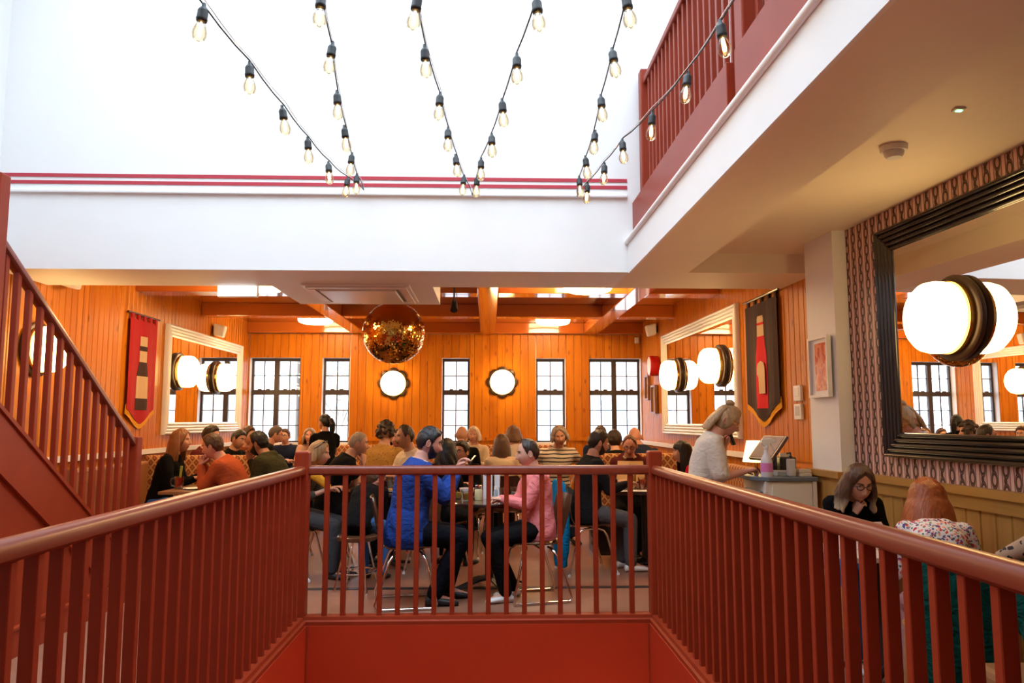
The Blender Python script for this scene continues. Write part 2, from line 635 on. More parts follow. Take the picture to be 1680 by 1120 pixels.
for i in range(0, len(segs), 2):
    if segs[i + 1] - segs[i] > 0.03:
        box_obj('dado_rail', M['pine'], wfar, segs[i], segs[i + 1], YF - 0.025, YF - 0.001, 1.10, 1.16)

for k, (a, b, cols) in enumerate(WINS):
    w = structure('window_%d' % (k + 1), ((a + b) / 2, YF + 0.12, WZ0))
    y0, y1 = YF + 0.13, YF + 0.18
    box_obj('sill', M['trimwhite'], w, a, b, YF - 0.03, YF + 0.13, WZ0 - 0.02, WZ0 + 0.015)
    ft = 0.035
    bb = MB()
    bb.box(a, a + ft, y0, y1, WZ0, WZ1).box(b - ft, b, y0, y1, WZ0, WZ1)
    bb.box(a + ft, b - ft, y0, y1, WZ1 - 0.05, WZ1).box(a + ft, b - ft, y0, y1, WZ0, WZ0 + 0.04)
    bb.build('frame', M['winframe'], w)
    n = cols
    lights = []
    if n == 2:
        mid = (a + b) / 2
        box_obj('mullion', M['winframe'], w, mid - 0.04, mid + 0.04, y0 - 0.01, y1, WZ0 + 0.04, WZ1 - 0.05)
        lights = [(a + ft, mid - 0.04), (mid + 0.04, b - ft)]
    else:
        lights = [(a + ft, b - ft)]
    ZM0, ZM1 = 1.86, 1.94
    for (u0, u1) in lights:
        box_obj('meeting_rail', M['winframe'], w, u0, u1, y0 - 0.012, y1 - 0.002, ZM0, ZM1)
        for q in (0.3, 0.7):
            xx = u0 + (u1 - u0) * q
            box_obj('sash_lift', M['winframe'], w, xx - 0.03, xx + 0.03, y0 - 0.01, y0 + 0.02, ZM1, ZM1 + 0.02)
        um = (u0 + u1) / 2
        yb0, yb1 = y0 + 0.012, y0 + 0.034
        rows_lo = [WZ0 + 0.04 + (ZM0 - WZ0 - 0.04) * q for q in (0, 1 / 3, 2 / 3, 1)]
        rows_hi = [ZM1 + (WZ1 - 0.05 - ZM1) * q for q in (0, 0.5, 1)]
        for rows in (rows_lo, rows_hi):
            box_obj('glazing_bar', M['winframe'], w, um - 0.008, um + 0.008, yb0, yb1, rows[0], rows[-1])
            for z in rows[1:-1]:
                box_obj('glazing_bar', M['winframe'], w, u0, u1, yb0 + 0.001, yb1 - 0.001, z - 0.008, z + 0.008)
            for za, zb in zip(rows[:-1], rows[1:]):
                for xa, xb in ((u0, um - 0.008), (um + 0.008, u1)):
                    box_obj('pane', M['glass'], w, xa, xb, y0 + 0.02, y0 + 0.024, za, zb)

# ---- right wall, far room
wr = structure('wall_right')
def slab(parent, name, mat, xf, off, th, y0, y1, z0, z1):
    b = MB()
    vs = []
    for z in (z0, z1):
        vs += [(xf(y0) + off, y0, z), (xf(y1) + off, y1, z), (xf(y1) + off + th, y1, z), (xf(y0) + off + th, y0, z)]
    b.add(vs, [(0, 1, 2, 3), (4, 5, 6, 7), (0, 1, 5, 4), (1, 2, 6, 5), (2, 3, 7, 6), (3, 0, 4, 7)])
    return b.build(name, mat, parent)
YPIL0, YPIL1 = 5.33, 5.76
slab(wr, 'board_backing', M['pine_back'], xrf, 0.0, 0.2, YPIL1, YF, 0, ZCF)
board_wall(wr, (xrf(YPIL1), YPIL1), (xrf(YF), YF), ZD, ZCF, 0.105, M['pine'])
board_wall(wr, (xrf(YPIL1), YPIL1), (xrf(YF), YF), 0.0, ZD - 0.05, 0.105, M['pine'])
t = slab(None, 'trim_2', M['trimwhite'], xrf, -0.06, 0.043, YP1 + 0.05, YF - 0.01, ZD - 0.03, ZD + 0.025)
t['kind'] = 'structure'

# ---- right wall beside the stairwell
wrn = structure('wall_right_near')
slab(wrn, 'papered_wall', M['wallpaper'], xrn, 0.0, 0.2, YB, YPIL0, 1.06, ZCN)
slab(wrn, 'board_backing', M['pine_back'], xrn, 0.0, 0.2, YB, YPIL0, 0, 1.06)
pil = slab(wrn, 'pilaster', M['white'], xrn, -0.10, 0.5, YPIL0, YPIL1, 0, ZCN)
board_wall(wrn, (xrn(1.4), 1.4), (xrn(YPIL0), YPIL0), 0.0, 1.0, 0.115, M['dado'])
slab(wrn, 'dado_cap', M['dadoy'], xrn, -0.055, 0.055, YB, YPIL0 - 0.0, 1.03, 1.075)
slab(wrn, 'dado_rail', M['dadoy'], xrn, -0.035, 0.035, YB, YPIL0 - 0.0, 0.955, 1.03)
slab(wrn, 'pilaster_dado_cap', M['dadoy'], xrn, -0.155, 0.055, YPIL0 - 0.05, YPIL1, 1.03, 1.075)
slab(wrn, 'pilaster_dado_panel', M['dado'], xrn, -0.125, 0.025, YPIL0 - 0.02, YPIL1, 0.0, 1.03)
# ceiling under the balcony, edge beam and fascia
cn = structure('ceiling_near')
box_obj('plaster_ceiling', M['cream'], cn, 1.30, 3.1, YB, YP0, ZCN, ZCN + 0.15)
box_obj('edge_beam', M['cream'], cn, 1.17, 1.63, YB, YP0, ZP - 0.01, ZCN)
box_obj('fascia', M['white'], cn, 1.15, 1.17, YB, YP0, ZP - 0.01, 2.93)
box_obj('balcony_slab', M['white'], cn, 1.17, 3.1, YB, YP0, ZCN + 0.15, 2.93)
MB().tube([(1.14, YB, 2.89), (1.14, YP0, 2.89)], 0.02, 10).build('fascia_bead', M['trimwhite'], cn, smooth=True)

# unseen landing over the viewer at the stair head, added to block sky light
box_obj('landing_shade_slab', M['cream'], cn, XL, 1.15, YB, 0.6, ZCN, 2.93)

# ---- bulkhead between the rooms and atrium wall above it
wb2 = structure('wall_bulkhead')
box_obj('bulkhead', M['white'], wb2, XL, 1.15, YP0, YP1, ZP, ZT)
box_obj('bulkhead', M['cream'], wb2, 1.15, xrf(YP1), YP0, YP1, ZP, 2.93)
box_obj('bulkhead', M['white'], wb2, 1.15, 3.0, YP0, YP1, 2.93, ZT)
MB().box(-1.95, -0.50, YP1, 7.92, ZP, ZCF).build('services_box', M['white'], wb2)
MB().box(XL, 1.15, YP0 - 0.028, YP0, 3.26, 3.29).build('ledge', M['white'], wb2, bevel=0.008)
for i, z in enumerate((3.41, 3.352)):
    box_obj('trim_%d' % (3 + i), M['stripe'], None, XL, 1.15, YP0 - 0.006, YP0, z - 0.014, z + 0.014, kind='structure')

# ---- rear wall, upper right wall, roof with skylight
wrear = structure('wall_rear')
box_obj('wall_panel', M['white'], wrear, XL - 0.2, 3.2, YB - 0.2, YB, -0.2, ZT)
wup = structure('wall_upper_right')
box_obj('wall_panel', M['white'], wup, 3.0, 3.2, YB, YP1, 2.93, ZT)
rf = structure('ceiling_atrium')
rb = MB()
SX0, SX1, SY0, SY1 = -3.5, 2.1, 1.2, 5.8
rb.box(XL - 0.2, SX0, YB - 0.2, YP1, ZT, ZT + 0.2).box(SX1, 3.2, YB - 0.2, YP1, ZT, ZT + 0.2)
rb.box(SX0, SX1, YB - 0.2, SY0, ZT, ZT + 0.2).box(SX0, SX1, SY1, YP1, ZT, ZT + 0.2)
rb.build('roof_slab', M['white'], rf)
for i in range(6):
    x = SX0 + (SX1 - SX0) * i / 5
    box_obj('skylight_bar', M['trimwhite'], rf, x - 0.03, x + 0.03, SY0, SY1, ZT + 0.02, ZT + 0.10)
    if i < 5:
        box_obj('skylight_pane', M['glass'], rf, x + 0.03, x + (SX1 - SX0) / 5 - 0.03, SY0, SY1, ZT + 0.05, ZT + 0.056)

# ---- far room ceiling with beams
cf = structure('ceiling_far')
box_obj('ceiling_panel', M['ceil'], cf, XL - 0.2, 3.1, YP1 - 0.2, YF + 0.2, ZCF, ZCF + 0.2)
for x in (-2.14, 0.0, 1.72):
    box_obj('beam', M['beam'], cf, x - 0.12, x + 0.12, YP1, YF, ZB, ZCF, bevel=0.01)
bx = [XL, -2.14 - 0.12, -2.14 + 0.12, -0.12, 0.12, 1.60, 1.84, 2.66]
for y0, y1 in ((8.57, 8.87), (10.55, 10.80), (12.55, YF)):
    for i in range(0, 8, 2):
        a, b = bx[i], bx[i + 1]
        box_obj('cross_beam', M['beam'], cf, a, b, y0, y1, ZB + 0.005, ZCF, bevel=0.008)

# ---- street outside
street = structure('ground_outside')
box_obj('pavement', plain('grey_pavement', (0.5, 0.5, 0.5), 0.8), street, -30, 30, YF + 0.3, 45, -0.6, -0.5)
M['brick'] = plain('pale_brick_outside', (0.62, 0.46, 0.40), 0.8, var=0.15, scale=3)
M['render'] = plain('cream_render_outside', (0.8, 0.77, 0.72), 0.8)
M['slate'] = plain('grey_slate', (0.4, 0.4, 0.42), 0.6)
M['outpane'] = plain('dark_window_pane_outside', (0.3, 0.34, 0.4), 0.15)
def house(x0, x1, y, h, mat, label, rows, cols):
    b = thing('house', label, 'building', ((x0 + x1) / 2, y, -0.5))
    box_obj('wall', M[mat], b, x0, x1, y, y + 5, -0.5, h)
    MB().prism([(y - 0.3, h), (y + 5.3, h), (y + 2.5, h + 1.8)], 0, x0, x1).build('roof', M['slate'], b)
    for r in range(rows):
        for c in range(cols):
            xx = x0 + (x1 - x0) * (c + 0.5) / cols
            zz = 0.6 + 2.7 * r
            w = box_obj('window', M['render'], b, xx - 0.6, xx + 0.6, y - 0.06, y, zz, zz + 1.6)
            for dx in (-0.52, 0.03):
                box_obj('pane', M['outpane'], w, xx + dx, xx + dx + 0.49, y - 0.08, y - 0.06, zz + 0.08, zz + 1.52)
    return b
house(-14, -7.5, 27, 5.2, 'render', 'cream rendered house seen through the window by the left corner', 2, 3)
house(-7.3, 0.6, 30, 4.2, 'brick', 'pale brick house seen beyond the middle windows', 2, 4)
house(0.8, 9.5, 25, 5.6, 'brick', 'tall brick house seen through the double window by the right corner', 2, 4)
M['leaf'] = plain('dull_green_leaves', (0.30, 0.34, 0.22), 0.7, var=0.4, scale=4)
M['bark'] = plain('grey_bark', (0.3, 0.26, 0.22), 0.8)
tr = thing('tree', 'bare-branched street tree with thin foliage outside the windows', 'tree', (-4.0, 21, -0.5))
tb = MB()
tb.tube([(-4, 21, -0.5), (-4.05, 21, 1.2), (-3.95, 21.1, 2.6)], [0.16, 0.12, 0.05], 8)
lf = MB()
rr = random.Random(3)
for i in range(16):
    a = rr.uniform(0, 6.28)
    e = Vector((-4 + math.cos(a) * rr.uniform(0.6, 1.8), 21 + math.sin(a) * rr.uniform(0.4, 1.2), rr.uniform(1.8, 4.2)))
    tb.tube([(-4.02, 21, rr.uniform(1.0, 2.4)), (Vector((-4, 21, 1.8)) + e) / 2, e], [0.05, 0.03, 0.012], 5)
    for j in range(26):
        p = e + Vector((rr.gauss(0, 0.32), rr.gauss(0, 0.25), rr.gauss(0, 0.28)))
        u = Vector((rr.uniform(-1, 1), rr.uniform(-1, 1), rr.uniform(-1, 1))).normalized() * 0.07
        v = u.cross(Vector((rr.uniform(-1, 1), rr.uniform(-1, 1), 1))).normalized() * 0.04
        lf.add([p - u, p + v, p + u, p - v], [(0, 1, 2, 3)])
tb.build('trunk', M['bark'], tr, smooth=True)
lf.build('foliage', M['leaf'], tr, kind='stuff')
# ================================================================== railings
RT = 1.105           # top of the guard rail
CT = 0.05            # top of the kerb
bal = thing('balustrade', 'low red painted balustrade with square balusters guarding the stairwell', 'railing', (0, WY1, 0))
_bm = {}
def bar(parent, x, y, z0, z1, sx, sy, mat=None, name='baluster'):
    k = (round(sx, 3), round(sy, 3), round(z1 - z0, 3), mat.name)
    if k not in _bm:
        b = MB()
        c = 0.003
        w, d, L = sx / 2, sy / 2, z1 - z0
        b.prism([(-w + c, -d), (w - c, -d), (w, -d + c), (w, d - c), (w - c, d), (-w + c, d), (-w, d - c), (-w, -d + c)], 2, 0, L)
        _bm[k] = b.mesh(name, mat)
    o = bpy.data.objects.new(name, _bm[k])
    o.location = (x, y, z0)
    link(o, parent)
    o.matrix_parent_inverse = pmat(parent).inverted()
    return o
def rail_profile(w, h):
    return [(-w, 0.0), (-w, h * 0.55), (-w * 0.82, h * 0.85), (-w * 0.4, h), (w * 0.4, h), (w * 0.82, h * 0.85), (w, h * 0.55), (w, 0.0), (w * 0.6, -0.012), (-w * 0.6, -0.012)]
HX0, HX1, HY = WX0 - 0.05, WX1 + 0.05, WY1 + 0.05          # rail centre lines
prof = rail_profile(0.034, 0.055)
MB().prism([(HY + p[0], RT - 0.055 + p[1]) for p in prof], 0, HX0 + 0.045, HX1 - 0.045).build('handrail', M['rail'], bal, smooth=True)
for x in (HX0, HX1):
    MB().prism([(x + p[0], RT - 0.055 + p[1]) for p in prof], 1, WY0 - 0.05, HY - 0.045).build('handrail', M['rail'], bal, smooth=True)
# kerb boards
kb = [(-0.065, -0.005), (-0.065, 0.02), (-0.05, 0.028), (-0.045, CT), (0.045, CT), (0.05, 0.028), (0.065, 0.02), (0.065, -0.005)]
kf = [(HY + p[0], p[1]) for p in kb]
MB().prism(kf, 0, HX0 - 0.06, HX1 + 0.06).build('kerb', M['red'], bal)
for x in (HX0, HX1):
    MB().prism([(x + p[0], p[1]) for p in kb], 1, WY0 - 0.1, HY - 0.066).build('kerb', M['red'], bal)
n = 18
for i in range(n):
    x = HX0 + 0.05 + (HX1 - HX0 - 0.10) * (i + 1) / (n + 1)
    bar(bal, x, HY, CT, RT - 0.068, 0.034, 0.044, M['red'])
k = int((HY - WY0) / 0.131)
for xx in (HX0, HX1):
    for i in range(1, k):
        bar(bal, xx, HY - 0.02 - 0.131 * i, CT, RT - 0.068, 0.044, 0.034, M['red'])
    o = MB().box(xx - 0.05, xx + 0.05, HY - 0.05, HY + 0.05, 0.0, 1.21).build('newel_post', M['red'], bal, bevel=0.012)
    MB().box(xx - 0.05, xx + 0.05, WY0 - 0.13, WY0 - 0.03, 0.0, 1.21).build('newel_post', M['red'], bal, bevel=0.012)

# ---- staircase on the left, rising towards the camera
SXR = -2.87
def sz(y, base):                 # a line with the slope of the stair
    return base + (6.35 - y) * 0.675
st = thing('staircase', 'red painted staircase rising along the left wall with square balusters', 'stairs', (SXR, 6.3, 0))
YA, YZ = 6.42, 4.47
yb_end = 2.35
# closed side panel, string board, mouldings
def sl_poly(y0, y1, lo, hi):
    return [(y0, lo(y0)), (y1, lo(y1)), (y1, hi(y1)), (y0, hi(y0))]
zs_top = lambda y: max(0.30, sz(y, 0.31))
zs_mid = lambda y: max(0.0, sz(y, -0.03))
def side(name, lo, hi, x0, x1, mat, y0=6.42, y1=yb_end):
    b = MB()
    ys = [y0 + (y1 - y0) * i / 12 for i in range(13)]
    poly = [(y, lo(y)) for y in ys] + [(y, hi(y)) for y in reversed(ys)]
    b.prism(poly, 0, x0, x1)
    return b.build(name, mat, st)
side('side_panel', lambda y: 0.0, zs_mid, SXR - 0.03, SXR - 0.012, M['red'], 6.36)
side('string_board', lambda y: max(0.0, sz(y, -0.03)), zs_top, SXR - 0.04, SXR, M['red'])
side('string_cap', zs_top, lambda y: zs_top(y) + 0.03, SXR - 0.055, SXR + 0.015, M['red'])
side('string_moulding', lambda y: max(0.02, sz(y, -0.045)), lambda y: max(0.035, sz(y, -0.02)), SXR - 0.04, SXR + 0.014, M['red'])
box_obj('skirting', M['red'], st, SXR - 0.02, SXR + 0.008, yb_end, 6.36, 0.0, 0.16)
box_obj('skirting_moulding', M['red'], st, SXR - 0.02, SXR + 0.018, yb_end, 6.36, 0.16, 0.185, bevel=0.006)
i = 0
y = 6.30
z = 0.0
while y > yb_end + 0.2:
    z += 0.182
    box_obj('tread', M['red'], st, XL + 0.02, SXR - 0.045, y - 0.27, y + 0.03, z - 0.035, z)
    box_obj('riser', M['red'], st, XL + 0.02, SXR - 0.045, y - 0.02, y, z - 0.182, z - 0.037)
    y -= 0.27
# handrail and balusters
hp = rail_profile(0.034, 0.055)
def slope_rail(y0, y1, base):
    b = MB()
    rs = []
    for y in (y0, y1):
        rs.append([(SXR - 0.02 + p[0], y, sz(y, base) + p[1] - 0.055) for p in hp])
    b.rings(rs)
    return b.build('handrail', M['rail'], st, smooth=True)
slope_rail(6.34, 4.53, 1.285)
slope_rail(4.43, yb_end + 0.05, 1.285)
yy = 6.25
while yy > yb_end + 0.15:
    if abs(yy - YZ) > 0.07:
        zb = zs_top(yy) + 0.02
        bar(st, SXR - 0.02, yy, zb, zb + 0.905, 0.036, 0.036, M['red'])
    yy -= 0.128
MB().box(SXR - 0.075, SXR + 0.025, 6.34, 6.44, 0.0, 1.30).build('newel_post', M['red'], st, bevel=0.01)
MB().box(SXR - 0.075, SXR + 0.025, YZ - 0.05, YZ + 0.05, 0.0, 2.88).build('newel_post', M['red'], st, bevel=0.01)
MB().box(SXR - 0.075, SXR + 0.025, yb_end - 0.1, yb_end, 0.0, 4.3).build('newel_post', M['red'], st, bevel=0.01)

# ---- balcony rail above
br = thing('balcony_railing', 'red painted railing along the upper balcony edge above the white fascia', 'railing', (1.22, YP0, 2.93))
XR = 1.30
for ya_, yb__ in ((3.62, YP0 - 0.01), (-1.5, 3.50)):
    box_obj('kerb', M['red'], br, 1.19, 1.34, ya_, yb__, 2.93, 3.22, bevel=0.005)
    box_obj('handrail', M['red'], br, XR - 0.03, XR + 0.03, ya_, yb__ - 0.05, 4.19, 4.24, bevel=0.008)
box_obj('newel_post', M['red'], br, XR - 0.05, XR + 0.05, YP0 - 0.14, YP0 - 0.04, 3.22, 4.32, bevel=0.01)
box_obj('newel_post', M['red'], br, 1.235, 1.37, 3.50, 3.62, 2.93, 4.45, bevel=0.01)
for i in range(int((YP0 - 0.14 - 3.62) / 0.12)):
    bar(br, XR, YP0 - 0.14 - 0.12 * (i + 1), 3.22, 4.19, 0.03, 0.03, M['red'])
for i in range(int((3.40 - 0.0) / 0.12)):
    bar(br, XR, 3.44 - 0.12 * i, 3.22, 4.19, 0.03, 0.03, M['red'])

# ================================================================== string lights
SOCK = MB().lathe([(0.0, 0.0), (0.021, 0.0), (0.023, 0.012), (0.021, 0.016), (0.021, 0.045), (0.016, 0.055), (0.009, 0.062), (0.007, 0.078), (0.0, 0.08)], 12).mesh('socket', M['rubber'])
GLOBE = MB().lathe([(0.0, -0.088), (0.012, -0.086), (0.024, -0.074), (0.0295, -0.055), (0.028, -0.038), (0.020, -0.016), (0.014, -0.004), (0.014, 0.004), (0.0, 0.005)], 14).mesh('bulb', M['bulbglass'])
FIL = MB().lathe([(0.0, -0.066), (0.007, -0.062), (0.010, -0.045), (0.008, -0.022), (0.004, -0.004), (0.0, 0.0)], 8).mesh('filament', M['bulb'])
for me in (SOCK, GLOBE, FIL):
    me.polygons.foreach_set('use_smooth', [True] * len(me.polygons))
STR = [
    ((597, 312), [(331, 22), (410, 115), (466, 186), (506, 236), (540, 274), (569, 298)], 'string of bulbs starting at the wall hook beside the air conditioning, slanting towards the staircase'),
    ((597, 312), [(526, 0), (543, 82), (554, 161), (567, 217), (576, 260), (585, 293)], 'string of bulbs sharing the wall hook nearest the staircase, running steeply up'),
    ((775, 320), [(682, 4), (698, 88), (721, 163), (735, 218), (749, 262), (760, 295)], 'string of bulbs from the middle wall hook, leaning towards the staircase'),
    ((775, 320), [(882, 8), (848, 100), (825, 174), (807, 228), (789, 268), (782, 297)], 'string of bulbs from the middle wall hook, leaning towards the balcony'),
    ((947, 322), [(1030, 2), (1007, 90), (987, 166), (975, 223), (962, 265), (951, 297)], 'string of bulbs from the wall hook nearest the balcony, running steeply up'),
    ((947, 322), [(1185, 48), (1126, 130), (1069, 195), (1022, 238), (991, 276), (963, 308)], 'string of bulbs passing in front of the balcony railing'),
]
for hk, pts, lab in STR:
    h = at(hk[0], hk[1], YP0 - 0.03)
    P = [at(p[0], p[1], 3.0 + 0.508 * i) for i, p in enumerate(pts)]
    e = thing('string_light', lab, 'string lights', h, group='festoon strings over the stairwell')
    # carry on over the camera to a hook on the rear wall, rising again
    dirx = P[0] - P[1]
    ext = [Vector((P[0].x + dirx.x * j * 0.12, P[0].y - 0.508 * j, P[0].z + 0.012 * j * j)) for j in range(1, 9)]
    path = [Vector((ext[-1].x, YB, ext[-1].z + 0.3))] + ext[::-1] + P + [h]
    # each span sags a little
    fine = []
    for a, b in zip(path[:-1], path[1:]):
        for q in (0, 0.33, 0.66):
            p = a.lerp(b, q)
            p.z -= 0.012 * math.sin(math.pi * q) - 0.045
            fine.append(p)
    fine.append(path[-1])
    MB().tube(fine, 0.0036, 6).build('cord', M['rubber'], e, smooth='all')
    MB().tube([p + Vector((0.004, 0, 0.016 + 0.006 * math.sin(i))) for i, p in enumerate(fine)], 0.0022, 5).build('support_wire', M['chrome'], e, smooth='all')
    for p in ext + P:
        s = put('socket', SOCK, e)
        s.location = p + Vector((0, 0, -0.035))
        s.rotation_euler = (random.uniform(-0.15, 0.15), random.uniform(-0.15, 0.15), 0)
        g = put('bulb', GLOBE, s, world=False)
        f = put('filament', FIL, s, world=False)

# ================================================================== wall lamps
def lamp_meshes():
    n = 96
    rs = []
    for r0, z in ((0.2, 0.0), (1.0, 0.0), (1.0, 0.028), (0.88, 0.04), (0.2, 0.04)):
        ring = []
        for j in range(n):
            a = 2 * math.pi * j / n
            r = 0.222 + 0.042 * abs(math.cos(4 * a)) ** 0.7
            ring.append((r0 * r * math.cos(a), r0 * r * math.sin(a), z))
        rs.append(ring)
    plate = MB().rings(rs).mesh('back_plate', M['bronze'])
    ring = MB().lathe([(0.10, 0.04), (0.205, 0.04), (0.205, 0.072), (0.10, 0.072)], 40).mesh('brass_ring', M['brass'])
    gl = MB().lathe([(0.10, 0.073), (0.185, 0.074), (0.198, 0.085), (0.201, 0.11), (0.201, 0.15), (0.192, 0.19), (0.165, 0.22), (0.12, 0.235), (0.0, 0.242)], 40).mesh('globe', M['opal'])
    for me in (ring, gl):
        me.polygons.foreach_set('use_smooth', [True] * len(me.polygons))
    ring.set_sharp_from_angle(angle=R(40))
    return plate, ring, gl
LP = lamp_meshes()
LPM = (MB().lathe([(0.10, 0.0), (0.235, 0.0), (0.24, 0.008), (0.24, 0.03), (0.225, 0.04), (0.10, 0.04)], 48).mesh('back_plate', M['bronze']), LP[1], LP[2])
LPM[0].polygons.foreach_set('use_smooth', [True] * len(LPM[0].polygons))
LPM[0].set_sharp_from_angle(angle=R(40))
def wall_lamp(loc, normal, label, plain_rim=False):
    o = bpy.data.objects.new('wall_lamp', None)
    o.location = loc
    o.rotation_euler = Vector(normal).to_track_quat('Z', 'Y').to_euler()
    link(o)
    tag(o, label, 'lamp', 'round opal wall lamps')
    for nm, me in zip(('back_plate', 'brass_ring', 'globe'), LPM if plain_rim else LP):
        put(nm, me, o, world=False)
    return o
# on the far wall
p = at(646, 629, YF - 0.02)
wall_lamp((p.x, YF - 0.002, p.z), (0, -1, 0), 'round lit opal wall lamp with scalloped rim below the mirror ball')
p = at(824, 627, YF - 0.02)
wall_lamp((p.x, YF - 0.002, p.z), (0, -1, 0), 'round lit opal wall lamp with scalloped rim on boards between two narrow windows')

# ================================================================== mirrors
def framed_mirror(name, label, xf, off, y0, y1, z0, z1, fw, fmat, sgn, reeds):
    # hangs on the wall x = xf(y) + off, turned to -x (sgn -1) or +x (sgn 1)
    o = thing(name, label, 'mirror', (xf((y0 + y1) / 2) + off, (y0 + y1) / 2, z0))
    def pos(y, d):
        return xf(y) + off + sgn * d
    b = MB()
    vs = []
    for d in (0.003, 0.02):
        for (y, z) in ((y0 + fw * 0.8, z0 + fw * 0.8), (y1 - fw * 0.8, z0 + fw * 0.8), (y1 - fw * 0.8, z1 - fw * 0.8), (y0 + fw * 0.8, z1 - fw * 0.8)):
            vs.append((pos(y, d), y, z))
    b.add(vs, [(0, 1, 2, 3), (4, 5, 6, 7), (0, 1, 5, 4), (1, 2, 6, 5), (2, 3, 7, 6), (3, 0, 4, 7)])
    b.build('glass', M['mirror'], o)
    # reeded frame: profile across the frame width, mitred
    prof = []
    for i in range(reeds):
        u0 = i / reeds
        for q, h in ((0.0, 0.02), (0.2, 0.034), (0.5, 0.040), (0.8, 0.034), (1.0, 0.02)):
            if i and q == 0.0: continue
            prof.append((u0 + q / reeds, h + 0.02 * (i / max(1, reeds - 1))))
    prof = [(0.0, 0.003)] + prof + [(1.0, 0.003)]
    corners = [(y0, z0, 1, 1), (y1, z0, -1, 1), (y1, z1, -1, -1), (y0, z1, 1, -1)]
    # frame pieces: bottom, far side, top, near side (outer reed is the highest)
    for a in range(4):
        c0, c1 = corners[a], corners[(a + 1) % 4]
        rs = []
        for (cy, cz, sy, szz) in (c0, c1):
            ring = []
            for u, h in prof:
                w = fw * (1 - u)
                yq, zq = cy + sy * w, cz + szz * w
                ring.append((pos(yq, h), yq, zq))
            rs.append(ring)
        MB().rings(rs).build('frame_rail', fmat, o, smooth=True)
    return o
framed_mirror('mirror', 'large black reeded mirror on the chain-print wallpaper', xrn, 0.0, 1.35, 4.88, 1.20, 2.67, 0.155, M['blackwood'], -1, 5)
yln, ylf = at_x(268, 600, XL).y, at_x(393, 600, XL).y
framed_mirror('mirror', 'cream framed mirror on pine boards beside the red banner', lambda y: XL, 0.0, yln, ylf, 1.26, 2.62, 0.15, M['trimwhite'], 1, 4)
yrn_, yrf_ = 7.95, 11.15
framed_mirror('mirror', 'cream framed mirror on pine boards beside the dark brown banner', xrf, -0.016, yrn_, yrf_, 1.24, 2.68, 0.15, M['trimwhite'], -1, 4)
for yl_, lab in ((9.78, 'opal wall lamp on the cream mirror by the red banner, nearer the banner'), (11.16, 'opal wall lamp on the cream mirror by the red banner, nearer the window corner')):
    wall_lamp((XL + 0.022, yl_, 2.05), (1, 0, 0), lab, True)
wall_lamp((XL + 0.002, 6.75, 2.05), (1, 0, 0), 'opal wall lamp on pine boards seen through the stair balusters', True)
for yy, lab in ((10.34, 'opal wall lamp on the cream mirror by the brown banner, nearer the far corner'), (8.55, 'opal wall lamp on the cream mirror by the brown banner, above the waitress')):
    wall_lamp((xrf(yy) - 0.016 - 0.022, yy, 2.05), (-1, -0.02, 0), lab, True)
for yy, lab in ((4.13, 'large glowing opal wall lamp mounted on the black framed mirror'),):
    wall_lamp((xrn(yy) - 0.022, yy, 2.0), (-1, -0.048, 0), lab, True)

# ceiling lamps of the far room
for x, y, lab in ((1.08, 8.1, 'glowing opal ceiling drum lamp next to the bulkhead on the brown banner side'), (1.0, 11.6, 'glowing opal ceiling drum lamp close to the far wall beside the middle beam'), (-2.62, 11.6, 'glowing opal ceiling drum lamp close to the far wall behind the mirror ball'), (-2.42, 8.1, 'glowing opal ceiling drum lamp partly hidden by the exit sign')):
    dr = 0.24 if y < 9 else 0.15
    zb_ = ZCF - dr
    T = Matrix.Translation((x, y, zb_))
    o = thing('ceiling_lamp', lab, 'lamp', (x, y, zb_), group='opal ceiling lamps')
    MB().lathe([(0.0, dr - 0.015), (0.27, dr - 0.015), (0.27, dr), (0.0, dr)], 36, T).build('ceiling_plate', M['brass'], o, smooth=True)
    MB().lathe([(0.0, 0.0), (0.20, 0.004), (0.245, 0.02), (0.262, 0.05), (0.262, dr - 0.015), (0.0, dr - 0.015)], 36, T).build('diffuser', M['opalceil'], o, smooth=True)
# ================================================================== mirror ball
MBY = 8.95
c = at(646, 546, MBY)
rad = 51 * MBY / F
mbq = thing('mirror_ball', 'large gold mirror ball hanging under the orange ceiling', 'mirror ball', (c.x, c.y, c.z - rad))
b = MB()
rows = 70
rr = random.Random(5)
for i in range(rows):
    e0, e1 = -math.pi / 2 + math.pi * i / rows, -math.pi / 2 + math.pi * (i + 1) / rows
    ncol = max(6, int(2 * rows * math.cos((e0 + e1) / 2)))
    for j in range(ncol):
        a0, a1 = 2 * math.pi * j / ncol, 2 * math.pi * (j + 1) / ncol
        g = 0.06
        A0, A1 = a0 + (a1 - a0) * g, a1 - (a1 - a0) * g
        E0, E1 = e0 + (e1 - e0) * g, e1 - (e1 - e0) * g
        tilt = [rr.uniform(-0.0008, 0.0008) for _ in range(3)]
        pts = [(A0, E0, tilt[0]), (A1, E0, tilt[1]), (A1, E1, tilt[2] + tilt[1] - tilt[0]), (A0, E1, tilt[2])]
        b.add([(c.x + (rad + t_) * math.cos(e) * math.cos(a), c.y + (rad + t_) * math.cos(e) * math.sin(a), c.z + (rad + t_) * math.sin(e)) for a, e, t_ in pts], [(0, 1, 2, 3)])
b.build('mirror_tiles', M['goldmirror'], mbq, kind='stuff')
MB().ball(c, rad - 0.004, 32, 20).build('core', M['bronze'], mbq, smooth='all')
MB().tube([(c.x, c.y, c.z + rad - 0.01), (c.x, c.y, ZCF)], 0.012, 8).build('chain', M['chrome'], mbq)
MB().lathe([(0.0, 0.0), (0.05, 0.0), (0.05, 0.03), (0.0, 0.03)], 16, Matrix.Translation((c.x, c.y, c.z + rad - 0.008))).build('cap', M['brass'], mbq, smooth=True)

